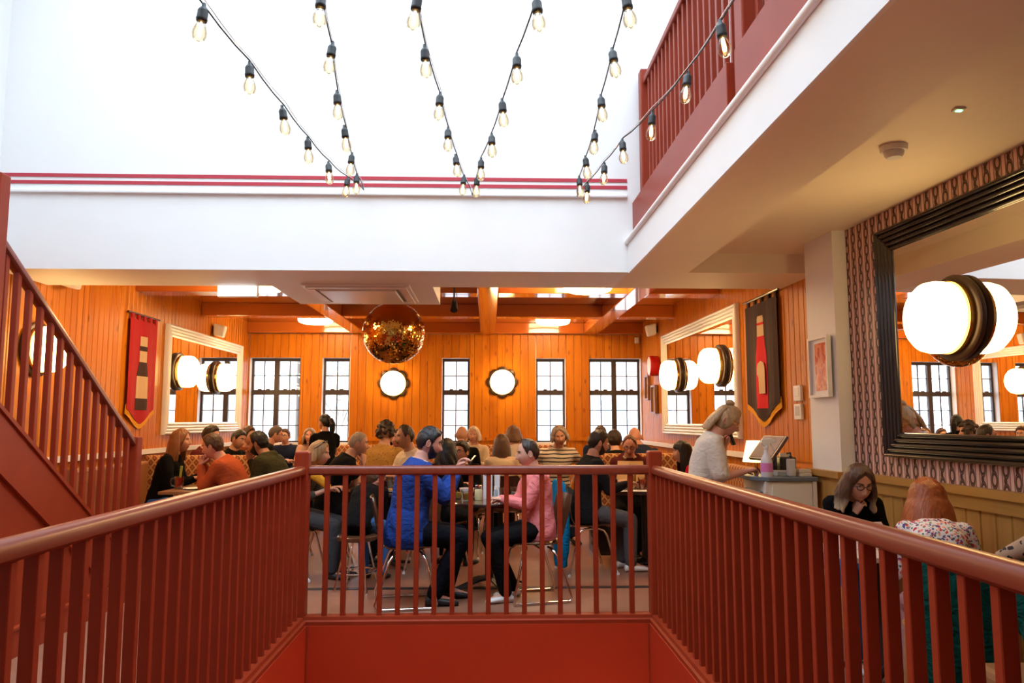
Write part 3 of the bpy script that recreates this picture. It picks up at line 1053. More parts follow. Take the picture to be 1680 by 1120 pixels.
# ================================================================== ceiling fittings
ac = thing('air_conditioner', 'white ceiling cassette air conditioner in the bulkhead above the mirror ball', 'air conditioner', (-1.18, 7.25, ZP - 0.045))
ax0, ax1, ay0, ay1 = -1.66, -0.70, 6.72, 7.68
b = MB()
b.prism([(ax0, ay0), (ax1, ay0), (ax1, ay1), (ax0, ay1)], 2, ZP - 0.02, ZP - 0.001)
b.build('outer_panel', M['trimwhite'], ac, bevel=0.004)
b = MB()
w = 0.15
for (u0, u1, v0, v1) in ((ax0 + 0.03, ax1 - 0.03, ay0 + 0.03, ay0 + 0.10), (ax0 + 0.03, ax1 - 0.03, ay1 - 0.10, ay1 - 0.03), (ax0 + 0.03, ax0 + 0.10, ay0 + 0.13, ay1 - 0.13), (ax1 - 0.10, ax1 - 0.03, ay0 + 0.13, ay1 - 0.13)):
    box_obj('louvre', M['trimwhite'], ac, u0, u1, v0, v1, ZP - 0.034, ZP - 0.021, bevel=0.004)
box_obj('slot_shade_sheet', plain('grey_slot_shade', (0.30, 0.30, 0.30), 0.7), ac, ax0 + 0.115, ax1 - 0.115, ay0 + 0.115, ay1 - 0.115, ZP - 0.024, ZP - 0.0205)  # grey sheet laid in for the shaded slot round the intake grille
box_obj('intake_grille', M['trimwhite'], ac, ax0 + 0.135, ax1 - 0.135, ay0 + 0.135, ay1 - 0.135, ZP - 0.045, ZP - 0.0245, bevel=0.008)

e0 = at(360, 458, 6.96); e1 = at(422, 486, 6.96)
ex = thing('exit_sign', 'lit white hanging exit sign box under the bulkhead edge', 'sign', ((e0.x + e1.x) / 2, 6.96, e1.z))
box_obj('housing', M['plastic_white'], ex, e0.x - 0.008, e1.x + 0.008, 6.935, 6.985, e1.z - 0.008, e0.z + 0.012, bevel=0.004)
box_obj('lit_panel', M['sign'], ex, e0.x, e1.x, 6.931, 6.934, e1.z, e0.z)
for x in (e0.x + 0.03, e1.x - 0.03):
    MB().tube([(x, 6.96, e0.z + 0.01), (x, 6.96, ZCF)], 0.004, 6).build('hanger', M['chrome'], ex)

def speaker(px, py, X, label, sgn):
    p = at_x(px, py, X)
    o = thing('speaker', label, 'speaker', (X, p.y, p.z - 0.1))
    b = MB()
    s = sgn
    w, h, d = 0.10, 0.085, 0.15
    b.add([(X + s * 0.03, p.y - w, p.z - h), (X + s * 0.03, p.y + w, p.z - h), (X + s * 0.03, p.y + w, p.z + h), (X + s * 0.03, p.y - w, p.z + h),
           (X + s * d, p.y - w * 0.55, p.z - h * 1.35), (X + s * d, p.y + w * 0.55, p.z - h * 1.35), (X + s * (d + 0.04), p.y + w * 0.55, p.z + h * 0.6), (X + s * (d + 0.04), p.y - w * 0.55, p.z + h * 0.6)],
          [(0, 1, 2, 3), (4, 5, 6, 7), (0, 1, 5, 4), (1, 2, 6, 5), (2, 3, 7, 6), (3, 0, 4, 7)])
    b.build('cabinet', M['plastic_white'], o, bevel=0.02)
    box_obj('bracket', M['rubber'], o, min(X, X + s * 0.04), max(X, X + s * 0.04), p.y - 0.03, p.y + 0.03, p.z - 0.05, p.z + 0.05)
    return o
speaker(102, 455, XL, 'white wedge speaker high on pine boards next to the bulkhead', 1)
speaker(350, 541, XL, 'white wedge speaker above the cream mirror by the red banner', 1)
speaker(1078, 540, xrf(11.8) - 0.016, 'white wedge speaker above the red round sign', -1)
p = at_x(1050, 553, xrf(YF) - 0.05)
sn = thing('motion_sensor', 'small white motion sensor in the top corner of the far wall', 'sensor', (2.5, YF - 0.03, p.z - 0.05))
box_obj('body', M['plastic_white'], sn, 2.47, 2.54, YF - 0.05, YF - 0.001, 2.72, 2.83, bevel=0.012)
box_obj('lens', M['trimwhite'], sn, 2.485, 2.525, YF - 0.056, YF - 0.05, 2.73, 2.77, bevel=0.002)
# track spotlight beside the services box
q = at(745, 505, 8.2)
sp = thing('spotlight', 'small black ceiling spotlight beside the mirror ball', 'spotlight', (q.x, q.y, q.z))
MB().tube([(q.x, q.y, ZCF - 0.001), (q.x, q.y, q.z + 0.06)], 0.01, 8).build('stem', M['black'], sp)
MB().tube([(q.x, q.y + 0.04, q.z + 0.07), (q.x, q.y - 0.05, q.z - 0.03)], [0.03, 0.04], 14).build('head', M['black'], sp, smooth=True)
# smoke detector and green light on the ceiling under the balcony
def on_ceiling(px, py, z):
    d = ray(px, py)
    t = (z - CZ) / d.z
    return Vector((d.x * t, d.y * t, z))
p = on_ceiling(1466, 240, ZCN)
sd = thing('smoke_detector', 'white domed smoke detector on the cream ceiling', 'smoke detector', (p.x, p.y, ZCN - 0.06))
MB().lathe([(0.0, 0.0), (0.035, 0.0), (0.045, 0.012), (0.048, 0.03), (0.0, 0.03)], 24, Matrix.Translation((p.x, p.y, ZCN - 0.06))).build('head', M['plastic_white'], sd, smooth=True)
MB().lathe([(0.0, 0.031), (0.062, 0.031), (0.066, 0.059), (0.0, 0.059)], 24, Matrix.Translation((p.x, p.y, ZCN - 0.06))).build('base', M['plastic_white'], sd, smooth=True)
p = on_ceiling(1573, 178, ZCN)
gl = thing('indicator_light', 'tiny green indicator light on the cream ceiling', 'light', (p.x, p.y, ZCN - 0.012))
box_obj('body', M['plastic_white'], gl, p.x - 0.025, p.x + 0.025, p.y - 0.02, p.y + 0.02, ZCN - 0.01, ZCN - 0.0005, bevel=0.004)
box_obj('led', M['green_led'], gl, p.x - 0.012, p.x + 0.012, p.y - 0.008, p.y + 0.008, ZCN - 0.013, ZCN - 0.0105)
# red lamp down in the stairwell
rl = thing('stairwell_lamp_offscreen', 'round bulkhead lamp low on the red stairwell side wall', 'lamp', (WX1 - 0.02, 5.38, -1.35))
MB().lathe([(0.0, 0.0), (0.10, 0.0), (0.10, 0.03), (0.0, 0.03)], 20, Matrix.Translation((WX1 - 0.001, 5.38, -1.35)) @ Matrix.Rotation(-math.pi / 2, 4, 'Y')).build('base', M['black'], rl, smooth=True)
MB().lathe([(0.0, 0.031), (0.085, 0.031), (0.08, 0.07), (0.05, 0.095), (0.0, 0.10)], 20, Matrix.Translation((WX1 - 0.001, 5.38, -1.35)) @ Matrix.Rotation(-math.pi / 2, 4, 'Y')).build('diffuser', emis('stairwell_lamp_glass', (1.0, 0.50, 0.24), 140.0), rl, smooth=True)

# ================================================================== banners
M['redfelt'] = plain('red_felt', (0.42, 0.005, 0.012), 0.9, var=0.1, scale=20, bump=0.2)
M['brownfelt'] = plain('dark_brown_felt', (0.045, 0.018, 0.014), 0.9, var=0.1, scale=20, bump=0.2)
M['creamfelt'] = plain('cream_felt', (0.60, 0.42, 0.24), 0.9, var=0.06, scale=20, bump=0.2)
M['brightfelt'] = plain('bright_red_felt', (0.62, 0.01, 0.02), 0.9, var=0.06, scale=20, bump=0.2)
M['yellowfelt'] = plain('yellow_felt', (0.72, 0.32, 0.01), 0.9, var=0.06, scale=20, bump=0.2)
def banner(label, x, sgn, yc, w, ztop, zsh, ztip, cloth, pieces):
    o = thing('banner', label, 'banner', (x, yc, ztip))
    def wav(y, z):
        return 0.012 * math.sin((y - yc) * 16) * (0.4 + 0.6 * (ztop - z) / (ztop - ztip))
    def sheet(name, mat, poly, d, th=0.004, n=9):
        # poly: list of (y0,y1,z) rows from the top
        b = MB()
        fr, bk = [], []
        for (a, c_, z) in poly:
            fr.append([(x + sgn * (d + wav(a + (c_ - a) * i / n, z)), a + (c_ - a) * i / n, z) for i in range(n + 1)])
            bk.append([(x + sgn * (d - th + wav(a + (c_ - a) * i / n, z)), a + (c_ - a) * i / n, z) for i in range(n + 1)])
        rs = [f + k_[::-1] for f, k_ in zip(fr, bk)]
        b.rings(rs)
        return b.build(name, mat, o)
    h = w / 2
    rows = [(yc - h, yc + h, ztop + (zsh - ztop) * i / 8) for i in range(9)] + [(yc - h * (1 - q), yc + h * (1 - q) + 0.001, zsh + (ztip - zsh) * q) for q in (0.25, 0.5, 0.75, 0.97)]
    sheet('cloth', cloth, rows, 0.035)
    rows = [(yc - h - 0.005, yc + h + 0.005, zsh + 0.05)] + [(yc - h * (1 - q) - 0.02, yc + h * (1 - q) + 0.02, zsh - 0.05 + (ztip - zsh) * q) for q in (0.0, 0.25, 0.5, 0.75, 0.98)]
    sheet('yellow_lining', M['yellowfelt'], rows, 0.028)
    for (mat, prof) in pieces:
        rr_ = [(yc - ww, yc + ww, z) for ww, z in prof]
        sheet('bottle_piece', mat, rr_, 0.0395, 0.0042, 4)
    for i in range(5):
        y = yc - h + 0.05 + (w - 0.10) * i / 4
        MB().box(x + sgn * 0.02 - 0.006, x + sgn * 0.02 + 0.022, y - 0.025, y + 0.025, ztop - 0.01, ztop + 0.055).build('hanging_tab', cloth, o)
    MB().tube([(x + sgn * 0.028, yc - h - 0.05, ztop + 0.06), (x + sgn * 0.028, yc + h + 0.05, ztop + 0.06)], 0.012, 10).build('pole', M['blackwood'], o)
    return o
ya, yb_ = at_x(205, 600, XL).y, at_x(251, 600, XL).y
banner('red felt wall banner with a cream and brown bottle', XL, 1, (ya + yb_) / 2, yb_ - ya, 2.56, 1.56, 1.39, M['redfelt'], [
    (M['creamfelt'], [(0.075, 2.38), (0.075, 2.27)]), (M['brownfelt'], [(0.08, 2.27), (0.08, 2.215)]), (M['creamfelt'], [(0.075, 2.215), (0.075, 2.09)]),
    (M['brownfelt'], [(0.075, 2.09), (0.10, 2.0), (0.12, 1.93)]), (M['creamfelt'], [(0.12, 1.93), (0.125, 1.5 + 0.18)]), (M['brownfelt'], [(0.125, 1.68), (0.125, 1.55)])])
XB = xrf(7.1) - 0.017
ya, yb_ = at_x(1283, 600, XB).y, at_x(1231, 600, XB).y
banner('dark brown felt wall banner with a red sauce bottle', XB, -1, (ya + yb_) / 2, yb_ - ya, 2.58, 1.60, 1.42, M['brownfelt'], [
    (M['creamfelt'], [(0.055, 2.45), (0.07, 2.42), (0.07, 2.385)]), (M['brightfelt'], [(0.072, 2.385), (0.072, 2.36)]), (M['creamfelt'], [(0.072, 2.36), (0.075, 2.25)]),
    (M['brightfelt'], [(0.078, 2.25), (0.09, 2.16), (0.125, 2.05), (0.125, 1.90)]), (M['brightfelt'], [(0.128, 1.90), (0.128, 1.68)]), (M['brightfelt'], [(0.125, 1.68), (0.12, 1.55)])])
bq = bpy.data.objects[-1] if False else None
lb = MB()
yc = (ya + yb_) / 2
lab_poly = [(yc - 0.105, 1.69), (yc + 0.105, 1.69), (yc + 0.105, 1.94), (yc + 0.08, 1.985), (yc, 2.01), (yc - 0.08, 1.985), (yc - 0.105, 1.94)]
lb.prism(lab_poly, 0, XB - 0.0475, XB - 0.0445)
ban = [o for o in bpy.data.objects if o.name.startswith('banner')][-1]
lb.build('bottle_label', M['creamfelt'], ban)

# ================================================================== pictures and controls
pc = thing('picture', 'small white framed print of orange chilli shapes on the white pilaster', 'picture', (xrn(5.7) - 0.11, 5.53, 1.62))
X0 = xrn(5.7) - 0.10
z0, z1 = 1.60, 2.05
y0, y1 = 5.37, 5.70
for nm, d in (('frame_side', (y0, y0 + 0.02, z0, z1)), ('frame_side', (y1 - 0.02, y1, z0, z1)), ('frame_rail', (y0 + 0.02, y1 - 0.02, z0, z0 + 0.02)), ('frame_rail', (y0 + 0.02, y1 - 0.02, z1 - 0.02, z1))):
    box_obj(nm, M['trimwhite'], pc, X0 - 0.035, X0 - 0.004, *d)
box_obj('mount', M['trimwhite'], pc, X0 - 0.014, X0 - 0.005, y0 + 0.02, y1 - 0.02, z0 + 0.02, z1 - 0.02)
def chilli():
    m = N('orange_chilli_print')
    co = m.coords((1, 1, 1))
    vo = m.n('ShaderNodeTexVoronoi')
    vo.inputs['Scale'].default_value = 11.0
    mp = m.n('ShaderNodeMapping')
    mp.inputs['Scale'].default_value = (1, 1.6, 0.8)
    mp.inputs['Rotation'].default_value = (0.5, 0, 0)
    m.l(co, mp.inputs[0])
    m.l(mp.outputs[0], vo.inputs['Vector'])
    vo.inputs['Scale'].default_value = 17.0
    f = m.math('LESS_THAN', vo.outputs['Distance'], 0.50)
    g = m.math('LESS_THAN', vo.outputs['Distance'], 0.34)
    c = m.mix(f, (0.80, 0.26, 0.13), (0.52, 0.03, 0.01))
    m.base(m.mix(g, c, (0.75, 0.09, 0.02)))
    m.set(rough=0.2)
    return m.mat
box_obj('print', chilli(), pc, X0 - 0.017, X0 - 0.0145, y0 + 0.025, y1 - 0.085, z0 + 0.05, z1 - 0.05)
XS = xrf(6.4) - 0.018
for i, (zz, lab) in enumerate(((1.60, 'upper white control panel on pine boards by the pilaster'), (1.44, 'lower white control panel with screen on pine boards by the pilaster'))):
    cp = thing('control_panel', lab, 'control panel', (XS, 6.55, zz))
    box_obj('body', M['plastic_white'], cp, XS - 0.03, XS - 0.001, 6.46, 6.61, zz, zz + 0.135, bevel=0.006)
    box_obj('screen', plain('grey_panel_screen%d' % i, (0.45, 0.45, 0.42) if i else (0.6, 0.59, 0.56), 0.3), cp, XS - 0.0325, XS - 0.0302, 6.49, 6.58, zz + 0.035, zz + 0.115)
# red round sign and two pictures by the far corner
XS2 = xrf(12.0) - 0.017
p = at_x(1079, 600, XS2)
rs = thing('round_sign', 'round red drum sign with a white face on the side boards', 'sign', (XS2, p.y, p.z))
Mr = Matrix.Translation((XS2, p.y, p.z)) @ Matrix.Rotation(-math.pi / 2, 4, 'Y')
MB().lathe([(0.0, 0.001), (0.15, 0.001), (0.155, 0.01), (0.155, 0.13), (0.145, 0.14), (0.14, 0.131), (0.0, 0.131)], 32, Mr).build('drum', plain('red_enamel', (0.55, 0.008, 0.015), 0.3), rs, smooth=True)
MB().lathe([(0.0, 0.132), (0.138, 0.132), (0.138, 0.136), (0.0, 0.136)], 32, Mr).build('face', plain('white_enamel', (0.85, 0.83, 0.82), 0.3), rs, smooth=True)
for pxx, pyy, hh, ww, lab in ((1065, 636, 0.40, 0.26, 'small brown framed picture hung below the red round sign beside the window'), (1076, 655, 0.44, 0.30, 'tan framed picture hung below the red round sign beside the mirror')):
    p = at_x(pxx, pyy, XS2)
    o = thing('picture', lab, 'picture', (XS2, p.y, p.z - hh / 2))
    fm_ = wood('picture_frame_wood', (0.30, 0.13, 0.05), (0.2, 0.08, 0.03), (0.1, 0.04, 0.02), knots=False)
    y0, y1, z0, z1 = p.y - ww / 2, p.y + ww / 2, p.z - hh / 2, p.z + hh / 2
    for d in ((y0, y0 + 0.03, z0, z1), (y1 - 0.03, y1, z0, z1), (y0 + 0.03, y1 - 0.03, z0, z0 + 0.03), (y0 + 0.03, y1 - 0.03, z1 - 0.03, z1)):
        box_obj('frame_rail', fm_, o, XS2 - 0.05, XS2 - 0.001, *d)
    box_obj('print', plain('tan_print', (0.45, 0.28, 0.14), 0.4, var=0.5, scale=14), o, XS2 - 0.02, XS2 - 0.002, y0 + 0.03, y1 - 0.03, z0 + 0.03, z1 - 0.03)
# ================================================================== people
_mats = {}
def cloth(name, c, rough=0.85, var=0.15, scale=9.0, bump=0.35):
    if name not in _mats:
        m = N(name)
        co = m.coords()
        a = m.noise(co, scale, 4.0)
        m.base(m.mix(a, tuple(x * (1 - var) for x in c), tuple(min(1, x * (1 + var)) for x in c)))
        m.set(rough=rough, spec=0.08)
        w = m.n('ShaderNodeTexNoise')
        w.inputs['Scale'].default_value = 11.0
        w.inputs['Detail'].default_value = 2.0
        w.inputs['Distortion'].default_value = 1.6
        m.l(m.coords((1.0, 1.0, 1.6)), w.inputs['Vector'])
        m.bump(w.outputs[0], bump, 0.03)
        _mats[name] = m.mat
    return _mats[name]
def skin(tone):
    k = 'skin_' + tone
    if k not in _mats:
        c = {'fair': (0.62, 0.33, 0.235), 'pink': (0.60, 0.28, 0.20), 'tan': (0.48, 0.235, 0.145), 'warm': (0.55, 0.27, 0.17)}[tone]
        m = N(k)
        nz = m.noise(m.coords(), 14.0, 4.0)
        m.base(m.mix(nz, tuple(x * 0.9 for x in c), tuple(min(1, x * 1.08) for x in c)))
        m.set(rough=0.5, sss=0.06)
        m.p.inputs['Subsurface Radius'].default_value = (0.02, 0.008, 0.004)
        _mats[k] = m.mat
    return _mats[k]
def hairmat(name, c, c2=None, split=None):
    k = 'hair_' + name
    if k not in _mats:
        m = N(k)
        nz = m.noise(m.coords((70, 70, 7)), 1.0, 3.0)
        lo = tuple(x * 0.45 for x in c)
        hi = tuple(min(1, x * 1.5) for x in c)
        col = m.mix(nz, lo, hi)
        if c2:
            sp = m.n('ShaderNodeSeparateXYZ')
            tc = m.n('ShaderNodeTexCoord')
            m.l(tc.outputs['Object'], sp.inputs[0])
            f = m.ramp(m.math('ADD', sp.outputs[2], m.math('MULTIPLY', nz, 0.06)), [(split - 0.10, 1.0), (split + 0.07, 0.0)])
            col = m.mix(f, col, m.mix(nz, tuple(x * 0.5 for x in c2), tuple(min(1, x * 1.35) for x in c2)))
        m.base(col)
        m.set(rough=0.42, spec=0.4)
        m.bump(nz, 0.55, 0.012)
        _mats[k] = m.mat
    return _mats[k]
M['eyewhite'] = plain('eye_white', (0.75, 0.70, 0.66), 0.25, var=0.02)
M['iris'] = plain('dark_iris', (0.03, 0.02, 0.015), 0.2)
M['lip'] = plain('lips', (0.46, 0.13, 0.11), 0.45, var=0.05)

def stripes():
    m = N('cream_tee_navy_stripes')
    tc = m.n('ShaderNodeTexCoord')
    sp = m.n('ShaderNodeSeparateXYZ')
    m.l(tc.outputs['Object'], sp.inputs[0])
    w = m.math('ADD', m.math('DIVIDE', sp.outputs[2], 0.047), m.math('MULTIPLY', m.noise(m.coords(), 5.0), 0.6))
    f = m.math('LESS_THAN', m.math('FRACT', w), 0.34)
    m.base(m.mix(f, (0.78, 0.66, 0.52), (0.035, 0.03, 0.04)))
    m.set(rough=0.85)
    return m.mat
def florals(name, bg, cols, scale=26.0):
    m = N(name)
    co = m.coords()
    c = None
    base_c = bg
    cur = base_c
    for i, (cc, th, sc) in enumerate(cols):
        vo = m.n('ShaderNodeTexVoronoi')
        vo.inputs['Scale'].default_value = scale * sc
        mp = m.n('ShaderNodeMapping')
        mp.inputs['Location'].default_value = (i * 3.7, i * 1.9, i * 5.1)
        m.l(co, mp.inputs[0])
        nz = m.n('ShaderNodeTexNoise')
        nz.inputs['Scale'].default_value = 30.0
        m.l(mp.outputs[0], nz.inputs['Vector'])
        ad = m.n('ShaderNodeMix')
        ad.data_type = 'RGBA'
        ad.inputs[0].default_value = 0.04
        m.l(mp.outputs[0], ad.inputs[6])
        m.l(nz.outputs['Color'], ad.inputs[7])
        m.l(ad.outputs[2], vo.inputs['Vector'])
        f = m.math('LESS_THAN', vo.outputs['Distance'], th)
        cur = m.mix(f, cur, cc)
    m.base(cur)
    m.set(rough=0.8)
    return m.mat

# ---- mesh tools for bodies
def remesh(mb, voxel, smooth=4):
    me = bpy.data.meshes.new('tmp')
    me.from_pydata(mb.v, [], mb.f)
    bm = bmesh.new()
    bm.from_mesh(me)
    bmesh.ops.recalc_face_normals(bm, faces=bm.faces)
    bm.to_mesh(me)
    bm.free()
    o = bpy.data.objects.new('tmp', me)
    COL.objects.link(o)
    r = o.modifiers.new('r', 'REMESH')
    r.mode = 'VOXEL'
    r.voxel_size = voxel
    if smooth:
        s = o.modifiers.new('s', 'SMOOTH')
        s.factor = 0.5
        s.iterations = smooth
    dg = bpy.context.evaluated_depsgraph_get()
    ev = o.evaluated_get(dg)
    em = ev.to_mesh()
    nv = len(em.vertices)
    V = np.empty(nv * 3, dtype=np.float32)
    em.vertices.foreach_get('co', V)
    faces = [tuple(p.vertices) for p in em.polygons]
    ev.to_mesh_clear()
    bpy.data.objects.remove(o)
    bpy.data.meshes.remove(me)
    return V.reshape(-1, 3).astype(float), faces

def ellrings(mb, pts, seg=16):
    # pts: (centre, right axis, forward axis, a, b)
    rs = []
    for c, u, w, a, b in pts:
        ring = []
        for j in range(seg):
            t = 2 * math.pi * j / seg
            ct, s_ = math.cos(t), math.sin(t)
            e = 0.85
            ring.append(c + u * (a * math.copysign(abs(ct) ** e, ct)) + w * (b * math.copysign(abs(s_) ** e, s_)))
        rs.append(ring)
    mb.rings(rs)

def limb(mb, pts, rad, seg=10):
    # rounded tube
    P = [Vector(p) for p in pts]
    d0 = (P[0] - P[1]).normalized()
    d1 = (P[-1] - P[-2]).normalized()
    path = [P[0] + d0 * rad[0] * 0.9, P[0] + d0 * rad[0] * 0.5] + P + [P[-1] + d1 * rad[-1] * 0.5, P[-1] + d1 * rad[-1] * 0.9]
    rr_ = [rad[0] * 0.35, rad[0] * 0.85] + list(rad) + [rad[-1] * 0.85, rad[-1] * 0.35]
    mb.tube(path, rr_, seg)

# ---- head template (x right, y forward, z up, origin in the middle of the head)
def head_grid():
    nu, nv = 60, 48
    tt = np.linspace(-math.pi, math.pi, nu, endpoint=False)
    az = tt - 0.55 * np.sin(tt)
    el = np.linspace(-math.pi / 2 + 0.03, math.pi / 2 - 0.03, nv)
    AZ, EL = np.meshgrid(az, el)
    dx, dy, dz = np.sin(AZ) * np.cos(EL), np.cos(AZ) * np.cos(EL), np.sin(EL)
    x, y, z = dx * 0.076, dy * 0.097, dz * 0.119
    s = np.clip(-z / 0.119, 0, 1)
    x = x * (1 - 0.30 * s ** 1.6)
    y = np.where(y < 0, y * (1 - 0.42 * s), y)
    y = np.where(y > 0, y + 0.010 * np.sin(np.clip(s, 0, 1) * math.pi) * np.clip(dy, 0, 1), y)
    # flatter face
    y = np.where(y > 0.072, 0.072 + (y - 0.072) * 0.72, y)
    fw = np.clip((dy - 0.25) / 0.35, 0, 1)
    g = lambda x0, z0, sx, sz_: np.exp(-((x - x0) / sx) ** 2 - ((z - z0) / sz_) ** 2)
    ridge = np.interp(z, [-0.048, -0.040, -0.030, 0.0, 0.022, 0.035], [0.0, 0.015, 0.028, 0.014, 0.004, 0.0])
    y = y + fw * ridge * np.exp(-(x / np.interp(z, [-0.04, -0.028, 0.02], [0.016, 0.014, 0.009])) ** 2)
    y = y + fw * (0.004 * g(0.022, 0.034, 0.02, 0.010) + 0.004 * g(-0.022, 0.034, 0.02, 0.010))
    y = y - fw * (0.010 * g(0.031, 0.014, 0.015, 0.011) + 0.010 * g(-0.031, 0.014, 0.015, 0.011))
    y = y + fw * (0.0035 * g(0.040, -0.018, 0.02, 0.018) + 0.0035 * g(-0.040, -0.018, 0.02, 0.018))
    y = y + fw * (0.006 * g(0, -0.058, 0.020, 0.006) + 0.0065 * g(0, -0.070, 0.018, 0.006) - 0.004 * g(0, -0.0640, 0.022, 0.003))
    y = y + fw * 0.007 * g(0, -0.100, 0.018, 0.014)
    V = np.stack([x, y, z], -1).reshape(-1, 3)
    F_ = []
    for i in range(nv - 1):
        for j in range(nu):
            j2 = (j + 1) % nu
            F_.append((i * nu + j, i * nu + j2, (i + 1) * nu + j2, (i + 1) * nu + j))
    F_.append(tuple(range(nu))[::-1])
    F_.append(tuple(range((nv - 1) * nu, nv * nu)))
    AZf = AZ.reshape(-1)
    D = np.stack([dx, dy, dz], -1).reshape(-1, 3)
    return V, F_, AZf, D
HV, HF, HAZ, HD = head_grid()
def face_mats():
    mi = []
    for f in HF:
        c = HV[list(f)].mean(0)
        lips = (c[1] > 0.06 and abs(c[2] + 0.064) < 0.011 - 0.16 * max(0, abs(c[0]) - 0.012) and abs(c[0]) < 0.025)
        mi.append(1 if lips else 0)
    return mi
HM = face_mats()

def smooth01(x, a, b):
    t = np.clip((x - a) / (b - a), 0, 1)
    return t * t * (3 - 2 * t)

def hair_cap(style, thick, seed=0):
    az = np.abs(HAZ)
    pts = {
        'short': ([0, 0.5, 0.9, 1.15, 1.35, 1.6, 1.9, 2.3, math.pi], [0.072, 0.070, 0.058, 0.030, -0.012, 0.018, -0.020, -0.060, -0.072]),
        'receding': ([0, 0.35, 0.8, 1.15, 1.35, 1.6, 1.9, 2.3, math.pi], [0.092, 0.100, 0.085, 0.040, -0.005, 0.018, -0.020, -0.060, -0.072]),
        'fringe': ([0, 0.5, 0.9, 1.15, 1.35, 1.6, 1.9, 2.3, math.pi], [0.036, 0.036, 0.030, -0.010, -0.050, -0.060, -0.070, -0.080, -0.085]),
        'long': ([0, 0.3, 0.6, 0.9, 1.15, 1.4, 1.8, math.pi], [0.083, 0.072, 0.055, 0.012, -0.045, -0.075, -0.090, -0.100]),
        'pulled': ([0, 0.5, 0.9, 1.2, 1.5, 1.8, 2.2, math.pi], [0.076, 0.070, 0.055, 0.028, 0.016, 0.000, -0.055, -0.068]),
        'beard': ([0, 0.5, 0.9, 1.15, 1.4], [0, 0, 0, 0, 0]),
    }[style]
    z = HV[:, 2]
    line = np.interp(az, pts[0], pts[1])
    m = smooth01(z, line - 0.004, line + 0.020)
    rs_ = np.random.RandomState(seed)
    ph = rs_.uniform(0, 6.28, 6)
    wob = 0.0
    for i in range(3):
        wob = wob + np.sin(HD[:, 0] * (9 + 7 * i) + ph[i]) * np.sin(HD[:, 1] * (8 + 6 * i) + ph[i + 3]) * np.cos(HD[:, 2] * (7 + 5 * i) + ph[i])
    top = 0.55 + 0.45 * np.clip(HD[:, 2] * 1.3 + 0.25, 0, 1)
    off = -0.006 + m * (thick * top + 0.006) + m * 0.14 * thick * wob
    V = HV + HD * off[:, None]
    keep = [f for f in HF if any(m[i] > 0.02 for i in f)]
    return V, keep

def beard_cap(thick):
    az = np.abs(HAZ)
    z = HV[:, 2]
    x = HV[:, 0]
    upper = np.interp(az, [0, 0.30, 0.55, 0.8, 1.1, 1.35, 1.5], [-0.050, -0.052, -0.054, -0.052, -0.030, 0.0, 0.02])
    m = (1 - smooth01(z, upper - 0.010, upper + 0.002)) * (1 - smooth01(az, 1.35, 1.50))
    mouth = np.exp(-(x / 0.020) ** 4 - ((z + 0.066) / 0.010) ** 4) * (HD[:, 1] > 0)
    m = m * (1 - mouth)
    V = HV + HD * (-0.005 + m * (thick + 0.005))[:, None]
    keep = [f for f in HF if any(m[i] > 0.03 for i in f)]
    return V, keep

def strands_hair(length, front=True, wave=0.0, seed=0, thick=0.022, amin=0.75, side_len=None, flare=0.010):
    rg = random.Random(seed)
    mb = MB()
    n = 44
    for i in range(n):
        a = -math.pi + 2 * math.pi * (i + 0.5) / n
        aa = abs(a)
        if aa < amin: continue
        L = length if aa > 1.5 or side_len is None else side_len
        L *= rg.uniform(0.93, 1.05)
        path = []
        for e in (68, 48, 28, 8):
            e_ = R(e)
            ce = math.cos(e_) ** 0.72
            path.append(Vector((math.sin(a) * ce * 0.087, math.cos(a) * ce * 0.101 - 0.006, math.sin(e_) * 0.112)))
        p = path[-1].copy()
        k = 7
        out = Vector((math.sin(a), math.cos(a) * 0.8, 0))
        for j in range(1, k + 1):
            t = j / k
            q = p + Vector((0, 0, -L * t)) + out * (0.012 * math.sin(t * 2.2) + flare * t)
            q += out * wave * math.sin(t * 9 + i * 1.3) * t
            if aa > 2.0: q.y += -0.02 * t
            path.append(q)
        rad = [thick * 0.8] * 4 + [thick * (1.0 - 0.5 * (j / k) ** 2) for j in range(1, k + 1)]
        mb.tube(path, rad, 7)
    return mb

